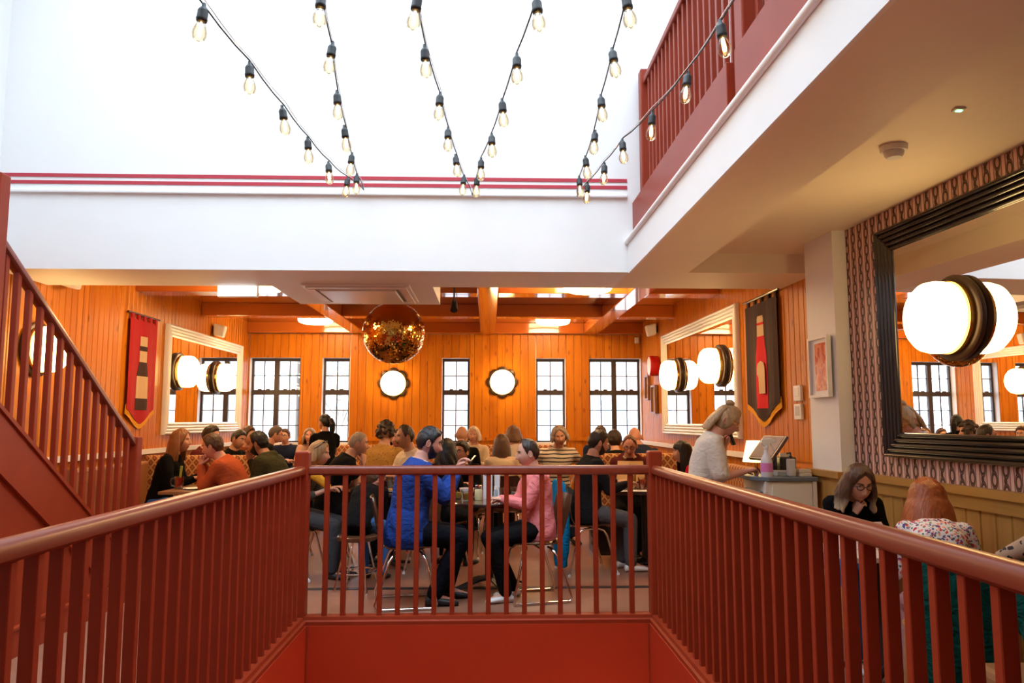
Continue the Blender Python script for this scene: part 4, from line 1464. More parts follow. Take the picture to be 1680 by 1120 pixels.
def hand_mesh(mb_v, mb_f, M4, curl, side, spread=0.10):
    b = MB()
    U, W_ = Vector((1, 0, 0)), Vector((0, 0, 1))
    ellrings(b, [(Vector((0, -0.035, 0)), U, W_, 0.024, 0.019), (Vector((0, 0.0, 0)), U, W_, 0.027, 0.018), (Vector((0, 0.035, 0)), U, W_, 0.037, 0.016), (Vector((0, 0.07, 0)), U, W_, 0.041, 0.014), (Vector((0, 0.092, 0)), U, W_, 0.036, 0.010)], 12)
    for i, (x, L, r) in enumerate(((-0.030, 0.072, 0.0088), (-0.010, 0.080, 0.0090), (0.011, 0.074, 0.0086), (0.030, 0.058, 0.0076))):
        p = Vector((x, 0.080, 0.0))
        th = 0.0
        fan = (x / 0.03) * spread
        path, rad = [p], [r]
        for j, (fr_, bend) in enumerate(((0.42, 50), (0.33, 60), (0.25, 40))):
            th += R(bend) * curl * (1 + 0.08 * i)
            d = Vector((math.sin(fan) * math.cos(th), math.cos(fan) * math.cos(th), -math.sin(th)))
            p = p + d * L * fr_ * (1.25 if j == 0 else 1.0)
            path.append(p)
            rad.append(r * (0.95 - 0.1 * j))
        limb(b, path, rad, 7)
    th = 0.35 + 0.6 * curl
    p0 = Vector((-0.026, 0.018, -0.006))
    p1 = p0 + Vector((-0.65, 0.65, -0.35)).normalized() * 0.045
    p2 = p1 + Vector((-0.30 + 0.5 * curl, 0.9, -0.25 - 0.5 * curl)).normalized() * 0.034
    p3 = p2 + Vector((0.05 + 0.5 * curl, 0.9, -0.2 - 0.5 * curl)).normalized() * 0.026
    limb(b, [p0, p1, p2, p3], [0.0125, 0.0115, 0.0098, 0.0082], 7)
    n = len(mb_v)
    for v in b.v:
        q = Vector(v)
        if side < 0: q.x = -q.x
        mb_v.append(tuple(M4 @ q))
    for f in b.f:
        mb_f.append(tuple(i + n for i in (f if side > 0 else f[::-1])))
    return len(b.f)

TORSO = [(-0.11, 0.115, 0.095), (-0.05, 0.160, 0.120), (0.05, 0.160, 0.118), (0.16, 0.140, 0.105), (0.27, 0.148, 0.108), (0.37, 0.165, 0.112), (0.45, 0.172, 0.100), (0.50, 0.150, 0.082), (0.535, 0.095, 0.068), (0.56, 0.062, 0.060), (0.62, 0.054, 0.056)]

def person(label, head_px, Y, face, lean=8, curl=14, neck=6, hy=0, hp=0, ht=0, arms=('table', 'table'), shirt=None, sleeve='long', trousers=None, shoes=None,
           hair=('short', 0.02), hcol=None, tone='fair', seat=0.45, stand=False, s=None, build=1.0, beard=None, glasses=None, knees=0.06, feet=(0.0, 0.0), palm=None, curlh=(0.45, 0.45), vox=0.015, chair=None, hood=None, female=False, extras=None, smin=0.80, smax=1.10, collar=None, vest=None, xy=None, hpos=None):
    a = R(face)
    rt = Vector((math.cos(a), -math.sin(a), 0))
    fw = Vector((math.sin(a), math.cos(a), 0))
    up = Vector((0, 0, 1))
    RM = Matrix((rt, fw, up)).transposed()
    # spine in local units
    def ang(t): return R(lean + curl * max(0, min(1, t / 0.55)))
    def spine(t):
        p = Vector((0, 0, 0))
        n = 12
        dt = t / n
        for i in range(n):
            an = ang(dt * (i + 0.5))
            p += Vector((0, math.sin(an), math.cos(an))) * dt
        return p
    def frame(t):
        an = ang(t)
        return Vector((1, 0, 0)), Vector((0, math.cos(an), -math.sin(an)))
    Nk = spine(0.545)
    na = R((lean + curl) * 0.75 + neck)
    hc = Nk + Vector((0, math.sin(na), math.cos(na))) * 0.145 + Vector((0, 0.018, 0.0))
    target = hpos if hpos is not None else at(head_px[0], head_px[1], Y)
    hipz0 = seat + 0.125
    hs_f = 1.0
    if stand:
        s = s or (target.z / (hc.z + 0.93))
        hip = target - RM @ (hc * s)
    else:
        if s is None:
            s = (target.z - hipz0) / hc.z
            s0 = s
            s = max(smin, min(smax, s))
            if abs(s - s0) > 0.02: print('PERSON scale clamp', label, round(s0, 2), round(s, 2))
        hip = target - RM @ (hc * s)
    base = Vector((hip.x, hip.y, 0))
    L2 = lambda p: RM @ (Vector(p) * s) + hip - base      # local -> object space (origin on the floor under the hip)
    D2 = lambda d: RM @ Vector(d)
    wm = (0.93 if female else 1.0) * build
    body = MB()
    rings = []
    for t, aw, bd in TORSO:
        u, w = frame(t)
        rings.append((L2(spine(t) if t > 0 else spine(0.001) * (t / 0.001)), D2(u), D2(w), aw * s * (0.94 if female else 1.0), bd * s))
    ellrings(body, rings)
    # shoulders
    sw = 0.178 * (0.92 if female else 1.0)
    u0, w0 = frame(0.48)
    Sh = {}
    for sd in (1, -1):
        Sh[sd] = L2(spine(0.475) + u0 * (sd * sw))
    limb(body, [Sh[1] * 0.92 + Sh[-1] * 0.08, Sh[-1] * 0.92 + Sh[1] * 0.08], [0.052 * s, 0.052 * s])
    hcw = L2(hc)
    limb(body, [L2(Nk - Vector((0, 0.01, 0.03))), L2(Nk) * 0.45 + (hcw + D2((0, -0.025 * s, -0.06 * s))) * 0.55, hcw + D2((0, -0.018 * s, -0.04 * s))], [0.058 * s, 0.050 * s, 0.050 * s])
    # head frame
    hya = a + R(hy)
    hrt = Vector((math.cos(hya), -math.sin(hya), 0))
    hfw = Vector((math.sin(hya), math.cos(hya), 0))
    HR = Matrix((hrt, hfw, up)).transposed() @ Matrix.Rotation(R(ht), 3, 'Y') @ Matrix.Rotation(-R(hp), 3, 'X')
    hsz = 0.45 + 0.55 * s
    if s < 0.78: hsz = 0.55 + 0.45 * s
    H2 = lambda p: hcw + HR @ (Vector(p) * hsz)
    # arms
    arm_pts = {}
    UA, FA = 0.285 * s, 0.255 * s
    presets = {
        'table': lambda sd: L2((sd * 0.13, 0.40, 0.27)), 'tablein': lambda sd: L2((sd * 0.05, 0.38, 0.26)), 'lap': lambda sd: L2((sd * 0.10, 0.27, 0.10)),
        'chin': lambda sd: hcw + HR @ (Vector((sd * 0.035, 0.075, -0.185)) * hsz), 'mouth': lambda sd: hcw + HR @ (Vector((sd * 0.035, 0.135, -0.150)) * hsz),
        'phone': lambda sd: L2((sd * 0.055, 0.42, 0.46)), 'side': lambda sd: L2((sd * 0.26, 0.06, 0.0)), 'hip': lambda sd: L2((sd * 0.19, 0.02, 0.10)),
        'counter': lambda sd: L2((sd * 0.10, 0.46, 0.22)), 'fwd': lambda sd: L2((sd * 0.10, 0.46, 0.30)), 'up': lambda sd: L2((sd * 0.10, 0.33, 0.42))}
    for k, sd in ((0, -1), (1, 1)):
        w = arms[k]
        W = presets[w](sd) if isinstance(w, str) else L2(w)
        S = Sh[sd]
        d = W - S
        mx = (UA + FA) * 0.985
        if d.length > mx:
            W = S + d.normalized() * mx
            d = W - S
        dl = d.length
        c_ = (UA * UA - FA * FA + dl * dl) / (2 * dl)
        hgt = math.sqrt(max(1e-6, UA * UA - c_ * c_))
        hint = D2((sd * (1.0 if w == 'hip' else 0.35), -0.9 if w == 'hip' else -0.25, -0.15 if w == 'hip' else -1.0))
        pr = hint - d.normalized() * hint.dot(d.normalized())
        pr.normalize()
        E = S + d.normalized() * c_ + pr * hgt
        arm_pts[sd] = (S, E, W)
        limb(body, [S, S.lerp(E, 0.5), E], [0.050 * s, 0.045 * s, 0.039 * s])
        limb(body, [E, E.lerp(W, 0.35), W], [0.039 * s, 0.037 * s, 0.026 * s])
    # legs
    legs = {}
    sl = s if stand else max(s, 0.96)      # slouching adults keep full-length legs
    TH, SHN = 0.43 * sl, 0.41 * sl
    for k, sd in ((0, -1), (1, 1)):
        HJ = L2((sd * 0.088, 0.0, -0.02))
        if stand:
            K = HJ + D2((sd * 0.01, 0.02 * s, 0)) + Vector((0, 0, -0.43 * s))
            A = Vector((K.x, K.y, 0.075 * s)) + D2((0, -0.03 * s + feet[k], 0))
        else:
            kz = min(HJ.z + 0.02, 0.075 * s + SHN * 1.06)
            dz = kz - HJ.z
            ln = math.sqrt(max(0.02, TH * TH - dz * dz))
            K = HJ + D2((sd * knees, 1.0, 0)).normalized() * ln + Vector((0, 0, dz))
            az_ = 0.075 * s
            dy = feet[k] * s
            mxd = math.sqrt(max(0, SHN ** 2 - (kz - az_) ** 2)) if SHN > (kz - az_) else 0.0
            A = Vector((K.x, K.y, az_)) + D2((0, dy, 0))
        legs[sd] = (HJ, K, A)
        limb(body, [HJ, HJ.lerp(K, 0.5), K], [0.085 * s, 0.072 * s, 0.054 * s])
        limb(body, [K, K.lerp(A, 0.35), A], [0.054 * s, 0.052 * s, 0.034 * s])
        limb(body, [A, A + D2((0, 0.10 * s, -0.035 * s)), A + D2((0, 0.16 * s, -0.045 * s))], [0.034 * s, 0.030 * s, 0.022 * s])
    V, Fc = remesh(body, vox + 0.003, 3)
    verts = [tuple(v) for v in V]
    faces = list(Fc)
    mi = [0] * len(faces)
    # head
    n = len(verts)
    HW = (np.array(HR) @ (HV * hsz).T).T + np.array(hcw)
    verts += [tuple(v) for v in HW]
    faces += [tuple(i + n for i in f) for f in HF]
    mi += HM
    # eyes, brows, ears
    eb = MB()
    marks = []
    for sd in (-1, 1):
        k0 = len(eb.f)
        eb.ball((sd * 0.031, 0.0665, 0.013), (0.0135, 0.0125, 0.0095), 10, 8)
        marks.append((k0, len(eb.f), 2))
        k0 = len(eb.f)
        eb.ball((sd * 0.031, 0.0755, 0.013), (0.0058, 0.0042, 0.0058), 8, 6)
        marks.append((k0, len(eb.f), 3))
        k0 = len(eb.f)
        eb.tube([(sd * 0.012, 0.0885, 0.029), (sd * 0.030, 0.0865, 0.035), (sd * 0.049, 0.070, 0.030)], [0.0042, 0.0048, 0.0025], 6)
        marks.append((k0, len(eb.f), 4))
        k0 = len(eb.f)
        Me = Matrix.Rotation(sd * 0.35, 3, 'Z') @ Matrix.Rotation(-0.2, 3, 'X')
        eb.ball((sd * 0.0775, -0.008, 0.0), (0.008, 0.019, 0.031), 10, 8, Me)
        eb.tube([Vector((sd * 0.080, -0.008, 0.0)) + Me @ Vector((sd * 0.004, 0.017 * math.cos(t), 0.028 * math.sin(t))) for t in [2 * math.pi * q / 12 for q in range(12)]], 0.0042, 6, closed=True)
        marks.append((k0, len(eb.f), 0))
    n = len(verts)
    verts += [tuple(H2(v)) for v in eb.v]
    faces += [tuple(i + n for i in f) for f in eb.f]
    em = [0] * len(eb.f)
    for k0, k1, m_ in marks:
        for q in range(k0, k1): em[q] = m_
    mi += em
    # hands
    for k, sd in ((0, -1), (1, 1)):
        S, E, W = arm_pts[sd]
        yv = (W - E).normalized()
        if arms[k] in ('chin', 'mouth'):
            yv = (yv * 0.6 + (hcw + HR @ Vector((0, 0.05, -0.06)) - W).normalized() * 0.5).normalized()
        elif arms[k] in ('table', 'tablein', 'lap', 'counter', 'fwd'):
            yv = Vector((yv.x, yv.y, yv.z * 0.4)).normalized()
        pn = palm[k] if palm else None
        if pn is None:
            zv = {'chin': D2((sd * 0.6, 0.6, 0.3)), 'mouth': D2((sd * 0.7, 0.5, 0.3)), 'phone': D2((sd * 0.8, 0.4, -0.2)), 'side': D2((sd, 0, 0)), 'up': D2((sd * 0.8, 0.4, -0.2))}.get(arms[k] if isinstance(arms[k], str) else '', Vector((0, 0, 1)))
        else:
            zv = D2(pn)
        zv = (zv - yv * zv.dot(yv)).normalized()
        xv = yv.cross(zv)
        M4 = Matrix.Translation(W) @ Matrix((xv, yv, zv)).transposed().to_4x4() @ Matrix.Scale((0.92 if female else 1.0) * s, 4)
        nf = hand_mesh(verts, faces, M4, curlh[k], sd)
        mi += [0] * nf
    me = bpy.data.meshes.new('person')
    me.from_pydata(verts, [], faces)
    hm = hcol or hairmat('dark_brown', (0.035, 0.018, 0.010))
    for mt in (skin(tone), M['lip'], M['eyewhite'], M['iris'], hm):
        me.materials.append(mt)
    me.polygons.foreach_set('material_index', mi)
    me.polygons.foreach_set('use_smooth', [True] * len(me.polygons))
    me.validate()
    po = bpy.data.objects.new('person', me)
    po.location = base
    link(po)
    tag(po, label, 'person')
    def child(name, V, Fc, mat, smooth=True):
        m_ = bpy.data.meshes.new(name)
        m_.from_pydata([tuple(v) for v in V], [], Fc)
        m_.materials.append(mat)
        if smooth: m_.polygons.foreach_set('use_smooth', [True] * len(m_.polygons))
        o = bpy.data.objects.new(name, m_)
        link(o, po)
        return o
    # ---- clothes
    top = MB()
    fat = 0.016 * build
    rings = []
    hem = -0.13 if not stand else -0.16
    tor = [(hem, 0.150, 0.118), (-0.06, 0.166, 0.126)] + TORSO[2:8] + [(0.528, 0.108, 0.074), (0.555, 0.078, 0.066)]
    for t, aw, bd in tor:
        u, w = frame(t)
        c0 = spine(t) if t > 0 else spine(0.001) * (t / 0.001)
        f_ = fat if t < 0.5 else fat * 0.45
        rings.append((L2(c0), D2(u), D2(w), (aw * wm + f_) * s, (bd * wm + f_) * s))
    ellrings(top, rings, 20)
    limb(top, [Sh[1] * 0.97 + Sh[-1] * 0.03, Sh[-1] * 0.97 + Sh[1] * 0.03], [0.062 * s, 0.062 * s])
    for sd in (-1, 1):
        S, E, W = arm_pts[sd]
        b_ = build
        if sleeve == 'long':
            top_l = [S, S.lerp(E, 0.5), E]
            limb(top, top_l, [0.066 * s * b_, 0.060 * s * b_, 0.053 * s * b_])
            limb(top, [E, E.lerp(W, 0.5), E.lerp(W, 0.93)], [0.053 * s * b_, 0.048 * s * b_, 0.038 * s])
        elif sleeve == 'short':
            e2 = S.lerp(E, 0.62)
            top.tube([S, S.lerp(E, 0.3), e2], [0.068 * s * b_, 0.068 * s * b_, 0.066 * s * b_], 14)
        elif sleeve == 'tee':
            limb(top, [S, S.lerp(E, 0.4), S.lerp(E, 0.9)], [0.068 * s * b_, 0.070 * s * b_, 0.068 * s * b_])
        elif sleeve == 'half':
            limb(top, [S, S.lerp(E, 0.5), E], [0.066 * s * b_, 0.060 * s * b_, 0.054 * s * b_])
            limb(top, [E, E.lerp(W, 0.4)], [0.053 * s * b_, 0.049 * s * b_])
    if hood:
        # hood lying behind the neck
        c0 = L2(Nk + Vector((0, -0.07, 0.0)))
        limb(top, [c0 + D2((-0.10 * s, 0.05 * s, 0)), c0 + D2((0, -0.035 * s, 0.012)), c0 + D2((0.10 * s, 0.05 * s, 0))], [0.035 * s, 0.05 * s, 0.035 * s])
    V, Fc = remesh(top, vox, 5)
    # shallow creases
    ph = random.uniform(0, 6)
    Vn = V - V.mean(0)
    cr_ = 0.0035 * np.sin(Vn[:, 2] * 42 + 3.0 * np.sin(Vn[:, 0] * 13 + ph) + 2.5 * np.sin(Vn[:, 1] * 15)) * np.sin(Vn[:, 0] * 9 + Vn[:, 1] * 7 + ph)
    V = V + np.stack([cr_ * np.sign(Vn[:, 0]) * 0.6, cr_ * np.sign(Vn[:, 1]) * 0.6, cr_], -1)
    child('top', V, Fc, shirt or cloth('black_cotton', (0.006, 0.0055, 0.006)))
    if collar:
        cb = MB()
        cpts = []
        for q in range(17):
            t = R(-150 + 300 * q / 16) + math.pi
            u, w = frame(0.56)
            cpts.append(L2(Nk + Vector((0, -0.004, -0.004))) + D2(u) * math.sin(t) * 0.074 * s + D2(w) * math.cos(t) * -0.066 * s * -1)
        cb.tube(cpts, 0.017 * s, 8)
        Vc, Fcc = np.array([tuple(v) for v in cb.v]), cb.f
        child('collar', Vc, Fcc, collar)
    tr_ = MB()
    rings = []
    for t, aw, bd in [(-0.115, 0.120, 0.10), (-0.06, 0.164, 0.124), (0.0, 0.168, 0.124), (0.06, 0.160, 0.118)]:
        u, w = frame(max(t, 0.0))
        c0 = spine(t) if t > 0 else spine(0.001) * (t / 0.001)
        rings.append((L2(c0), D2(u), D2(w), (aw * wm + 0.008) * s, (bd * wm + 0.008) * s))
    ellrings(tr_, rings)
    for sd in (-1, 1):
        HJ, K, A = legs[sd]
        limb(tr_, [HJ, HJ.lerp(K, 0.5), K], [0.104 * s, 0.094 * s, 0.080 * s])
        limb(tr_, [K, K.lerp(A, 0.5), K.lerp(A, 0.96)], [0.080 * s, 0.074 * s, 0.064 * s])
    V, Fc = remesh(tr_, vox + 0.002, 4)
    child('trousers', V, Fc, trousers or cloth('black_denim', (0.008, 0.008, 0.010)))
    for sd in (-1, 1):
        HJ, K, A = legs[sd]
        sb = MB()
        f0 = D2((0.05 * sd, 1, 0)).normalized()
        r0 = Vector((f0.y, -f0.x, 0))
        zf = 0.0
        pr_ = [(-0.065, 0.030, 0.055), (-0.05, 0.036, 0.075), (0.0, 0.040, 0.085), (0.06, 0.046, 0.065), (0.13, 0.050, 0.050), (0.175, 0.042, 0.038), (0.195, 0.022, 0.026)]
        rs_ = []
        for y_, w_, h_ in pr_:
            c0 = Vector((A.x, A.y, 0)) + f0 * (y_ * s)
            base_z = max(0.0, A.z - 0.075 * s)
            ring = []
            for q in range(12):
                t = 2 * math.pi * q / 12
                zz = (0.5 - 0.5 * math.cos(t)) * h_ * s + base_z + 0.002
                ring.append(c0 + r0 * (w_ * s * math.sin(t) * 1.0) + Vector((0, 0, zz)))
            rs_.append(ring)
        sb.rings(rs_)
        so = child('shoe', [tuple(v) for v in sb.v], sb.f, shoes or M['rubber'])
    # ---- hair
    Hmat = np.array(HR)
    def H2n(V): return (Hmat @ (V * hsz).T).T + np.array(hcw)
    if hair:
        st_ = hair[0]
        th = hair[1]
        if st_ in ('short', 'receding'):
            V, Fk = hair_cap(st_, th, seed=len(label))
            child('hair', H2n(V), Fk, hm)
        elif st_ == 'curly':
            mbh = MB()
            rg = random.Random(len(label))
            for q in range(150):
                aq = rg.uniform(-math.pi, math.pi)
                eq = math.asin(rg.uniform(-0.35, 1.0))
                dv = Vector((math.sin(aq) * math.cos(eq), math.cos(aq) * math.cos(eq), math.sin(eq)))
                if dv.y > 0.35 and dv.z < 0.55: continue
                mbh.ball(Vector((dv.x * 0.078, dv.y * 0.095 - 0.005, dv.z * 0.118)) + dv * th * rg.uniform(0.3, 0.8), rg.uniform(0.014, 0.024), 7, 5)
            V, Fk = remesh(mbh, 0.008, 1)
            child('hair', H2n(V), Fk, hm)
        elif st_ == 'bald':
            pass
        else:
            # long styles: cap + falling locks
            cap = 'fringe' if st_ == 'longfringe' else ('pulled' if st_ in ('bun', 'pony') else ('fringe' if st_ == 'bobfringe' else 'long'))
            V, Fk = hair_cap(cap, th, seed=len(label))
            child('hair', H2n(V), Fk, hm)
            if st_ in ('long', 'longfringe', 'bob', 'bobfringe', 'halfbun'):
                L = hair[2]
                mbh = strands_hair(L, wave=hair[3] if len(hair) > 3 else 0.004, seed=len(label), thick=0.031 if st_ == 'bob' and len(hair) > 6 else 0.022, amin=hair[4] if len(hair) > 4 else 0.95, flare=hair[6] if len(hair) > 6 else 0.010)
                V, Fk = remesh(mbh, 0.009, 3 if len(hair) > 3 and hair[3] > 0.01 else 7)
                child('hair_length', H2n(V), Fk, hm)
            if st_ in ('bun', 'halfbun'):
                b2 = MB()
                bp = hair[2] if st_ == 'bun' else hair[5]
                b2.ball(bp, (0.034, 0.034, 0.030), 12, 8)
                for q in range(7):
                    t = q * 0.9
                    b2.ball((bp[0] + 0.022 * math.cos(t), bp[1] + 0.022 * math.sin(t), bp[2] + 0.01 * math.sin(t * 2)), 0.017, 8, 6)
                V, Fk = remesh(b2, 0.006, 1)
                child('hair_bun', H2n(V), Fk, hm)
            if st_ == 'pony':
                b2 = MB()
                b2.tube([(0, -0.085, 0.055), (0, -0.135, 0.050), (0, -0.165, -0.01), (0.005, -0.160, -0.10), (0.01, -0.14, -0.20)], [0.018, 0.034, 0.046, 0.040, 0.012], 10)
                V, Fk = remesh(b2, 0.007, 2)
                child('ponytail', H2n(V), Fk, hm)
    if beard:
        V, Fk = beard_cap(beard)
        child('beard', H2n(V), Fk, hm)
    if glasses:
        gb = MB()
        for sd in (-1, 1):
            gb.tube([(sd * 0.033 + 0.024 * math.cos(t), 0.094 - 0.06 * abs(sd * 0.033 + 0.024 * math.cos(t)) * 0.6, 0.010 + 0.0175 * math.sin(t)) for t in [2 * math.pi * q / 16 for q in range(16)]], 0.0026, 6, closed=True)
            gb.tube([(sd * 0.056, 0.090, 0.014), (sd * 0.075, 0.07, 0.014), (sd * 0.080, 0.0, 0.010), (sd * 0.080, -0.02, -0.004)], 0.0024, 6)
        gb.tube([(-0.010, 0.097, 0.014), (0, 0.099, 0.016), (0.010, 0.097, 0.014)], 0.0024, 6)
        child('glasses', [tuple(H2(v)) for v in gb.v], gb.f, glasses)
    info = dict(obj=po, hip=hip, base=base, s=s, face=face, rt=rt, fw=fw, hand={sd: arm_pts[sd][2] + base for sd in (-1, 1)}, head=hcw + base, HR=HR, H2=H2, legs=legs, Nk=L2(Nk) + base, child=child, L2=L2, D2=D2)
    return info
# ---- clothing colours
BLK = cloth('black_cotton', (0.006, 0.0055, 0.006))
CH = cloth('charcoal_wool', (0.013, 0.013, 0.014))
NAVY = cloth('navy_cotton', (0.018, 0.025, 0.06))
DKDENIM = cloth('dark_denim', (0.025, 0.035, 0.065))
DENIM = cloth('blue_denim', (0.055, 0.17, 0.47), bump=0.3)
GREYD = cloth('grey_trousers', (0.10, 0.10, 0.11))
CREAM = cloth('cream_cotton', (0.62, 0.48, 0.33))
WHITE = cloth('white_cotton', (0.74, 0.64, 0.50))
HB = hairmat('black', (0.010, 0.008, 0.008))
HDB = hairmat('dark_brown', (0.030, 0.016, 0.010))
HBR = hairmat('brown', (0.085, 0.038, 0.018))
HMB = hairmat('mid_brown', (0.17, 0.075, 0.032))
HBL = hairmat('blond', (0.42, 0.24, 0.10))
HGR = hairmat('grey', (0.30, 0.24, 0.19))
HSLT = hairmat('greyed_black', (0.020, 0.018, 0.019))
HASH = hairmat('ash_blond', (0.40, 0.25, 0.13))
HRED = hairmat('copper', (0.36, 0.085, 0.018))
HOMB = hairmat('brown_to_blond', (0.075, 0.032, 0.016), (0.62, 0.48, 0.30), 1.03)
GLB = M['black']
TRAIN = plain('white_trainer', (0.70, 0.68, 0.65), 0.5)
C = {}
# ---------- the two friends at the round table by the balustrade
C['blue'] = person('bearded man in a cobalt blue jacket looking at a phone at the round table', (704, 727), 6.22, 82, lean=5, curl=12, hy=2, hp=14, arms=((-0.035, 0.40, 0.47), (0.055, 0.40, 0.46)), shirt=cloth('cobalt_wool', (0.020, 0.052, 0.235), bump=0.45), trousers=cloth('black_navy_trousers', (0.005, 0.006, 0.010)), shoes=M['rubber'],
    hair=('short', 0.022), hcol=HSLT, beard=0.010, tone='pink', build=1.28, feet=(-0.10, -0.22), curlh=(0.55, 0.6), vox=0.011, collar=cloth('white_shirt_collar', (0.8, 0.78, 0.76)))
C['pink'] = person('dark-haired man in a pink sweatshirt leaning on the round table', (866, 744), 6.35, 258, lean=1, curl=10, hy=4, hp=8, arms=('tablein', 'tablein'), shirt=cloth('pink_sweatshirt', (0.76, 0.22, 0.215), bump=0.4), trousers=BLK, shoes=TRAIN,
    hair=('receding', 0.018), hcol=HDB, tone='fair', build=1.12, feet=(-0.12, -0.25), vox=0.011)
# ---------- waitress at the host stand
C['wait'] = person('waitress in an oatmeal T-shirt with a hair bun leaning over the host stand', (1193, 690), 5.80, 100, lean=3, curl=20, neck=20, hy=10, hp=30, stand=True, arms=('chin', (0.07, 0.36, 0.232)), sleeve='tee', shirt=cloth('oatmeal_jersey', (0.62, 0.52, 0.43), bump=0.3), trousers=BLK,
    hair=('halfbun', 0.016, 0.16, 0.003, 2.1, (0.0, -0.045, 0.135)), hcol=HASH, tone='pink', female=True, build=1.12, glasses=M['brass'], curlh=(0.8, 0.7), vox=0.011)
# ---------- couple at the table by the papered wall
C['brown'] = person('woman in glasses with ombre hair resting her chin on her hand by the panelled wall', (1409, 792), 4.6, 186, lean=16, curl=26, hy=-6, hp=22, arms=('table', 'chin'), shirt=BLK, trousers=DENIM, shoes=TRAIN,
    hair=('long', 0.020, 0.22, 0.018, 0.95, None, 0.02), hcol=HOMB, tone='warm', female=True, glasses=GLB, curlh=(0.5, 0.75), vox=0.011, feet=(-0.10, -0.04), seat=0.465)
FLOR = florals('floral_blouse', (0.80, 0.72, 0.68), [((0.62, 0.03, 0.03), 0.34, 1.0), ((0.05, 0.10, 0.09), 0.26, 1.2), ((0.85, 0.30, 0.22), 0.30, 1.1), ((0.10, 0.07, 0.25), 0.30, 1.3), ((0.25, 0.30, 0.22), 0.22, 1.0)], 36.0)
C['red'] = person('copper-haired woman in a floral blouse seated with her back turned', (1522, 826), 4.0, 20, lean=20, curl=30, hy=4, hp=10, arms=('table', 'table'), shirt=FLOR, trousers=cloth('patterned_pink_trousers', (0.42, 0.20, 0.20)), shoes=TRAIN,
    hair=('bob', 0.036, 0.175, 0.002, 0.8, None, 0.035), hcol=HRED, tone='fair', female=True, vox=0.011, seat=0.465)
# ---------- left tables
C['w1'] = person('long-haired woman in a black cardigan facing the man in the orange jumper', (297, 723), 8.35, 88, lean=10, curl=10, hy=4, hp=2, arms=('table', 'tablein'), shirt=BLK, trousers=DENIM, hair=('long', 0.018, 0.24, 0.002, 1.35), hcol=hairmat('light_brown', (0.24, 0.10, 0.04)), tone='warm', female=True)
C['m2'] = person('man in a burnt orange jumper with hands raised to his mouth', (349, 733), 7.75, 272, lean=14, curl=22, hy=0, hp=12, arms=('mouth', 'mouth'), shirt=cloth('burnt_orange_knit', (0.44, 0.085, 0.025)), trousers=DKDENIM, hair=('short', 0.024), hcol=HBR, tone='pink', build=1.08, curlh=(0.7, 0.7))
C['m3'] = person('dark-haired diner mostly hidden behind the man in the orange jumper', (347, 717), 9.3, 100, lean=8, curl=12, shirt=cloth('maroon_shirt', (0.12, 0.02, 0.02)), hair=('short', 0.028), hcol=HDB, tone='warm')
C['m4'] = person('dark-haired man in black glancing down beside the cream mirror', (391, 721), 9.9, 112, lean=8, curl=12, hy=-2, hp=14, ht=-10, shirt=BLK, hair=('short', 0.018), hcol=HDB, tone='tan')
C['m5'] = person('bearded man in an olive hooded jacket with hand at his face', (424, 728), 8.35, 286, lean=14, curl=20, hy=-6, hp=8, arms=('table', 'mouth'), shirt=cloth('olive_jacket', (0.050, 0.048, 0.022)), trousers=DKDENIM, hair=('short', 0.026), hcol=HB, beard=0.010, tone='tan', hood=True, build=1.12, collar=cloth('cream_fleece', (0.55, 0.44, 0.30)))
C['p6'] = person('brown-haired diner between two dark-haired men at the left booth', (408, 715), 10.45, 110, lean=8, curl=12, shirt=cloth('rust_top', (0.25, 0.06, 0.02)), hair=('short', 0.022), hcol=HBR, tone='warm')
C['m7'] = person('grey-haired man in a black jacket and glasses by the corner window', (452, 713), 11.2, 62, lean=12, curl=16, hy=10, hp=12, shirt=CH, hair=('short', 0.014), hcol=hairmat('pepper', (0.09, 0.06, 0.05)), tone='pink', glasses=GLB, build=1.1)
C['p7b'] = person('diner in glasses half hidden behind the man in the black jacket', (467, 716), 12.14, 184, arms=('lap', 'lap'), lean=8, curl=10, shirt=NAVY, hair=('short', 0.02), hcol=HBR, glasses=GLB)
C['w8'] = person('smiling woman with light brown hair and a pale pink top under the window', (508, 715), 11.96, 178, lean=8, curl=10, hy=-4, hp=0, arms=('chin', 'table'), shirt=cloth('pale_pink_knit', (0.62, 0.36, 0.28)), hair=('long', 0.018, 0.16, 0.003, 0.95), hcol=hairmat('dark_blond', (0.26, 0.15, 0.07)), tone='pink', female=True)
C['w9'] = person('standing woman in black with a dark ponytail seen from behind', (533, 694), 10.5, -22, lean=6, curl=6, hy=-30, stand=True, arms=('fwd', 'fwd'), shirt=BLK, trousers=cloth('brown_skirt_cloth', (0.16, 0.08, 0.05)), hair=('pony', 0.018), hcol=HB, tone='warm', female=True, sleeve='short')
# ---------- middle tables
C['w10'] = person('blonde woman with sunglasses on her head beside the newel post', (524, 744), 7.25, 98, lean=10, curl=18, hy=0, hp=6, arms=('table', 'table'), shirt=florals('dark_leopard_top', (0.035, 0.022, 0.014), [((0.12, 0.08, 0.04), 0.3, 1.0)], 40), trousers=cloth('grey_skirt', (0.05, 0.05, 0.055)), hair=('bob', 0.020, 0.10, 0.004, 1.4), hcol=HBL, tone='warm', female=True, sleeve='half')
C['m11'] = person('grey cropped man in a black polo resting his chin on his hand', (588, 728), 7.95, 74, lean=12, curl=20, hy=10, hp=6, arms=('table', 'chin'), shirt=BLK, sleeve='short', hair=('short', 0.006), hcol=HGR, tone='warm', build=1.1, curlh=(0.5, 0.8))
C['k12'] = person('brown-haired diner in black bending low over the table', (616, 787), 7.15, 12, lean=32, curl=44, neck=-10, hy=40, hp=24, arms=('table', 'table'), shirt=BLK, trousers=DENIM, hair=('short', 0.024), hcol=HBR, tone='pink', smin=0.7)
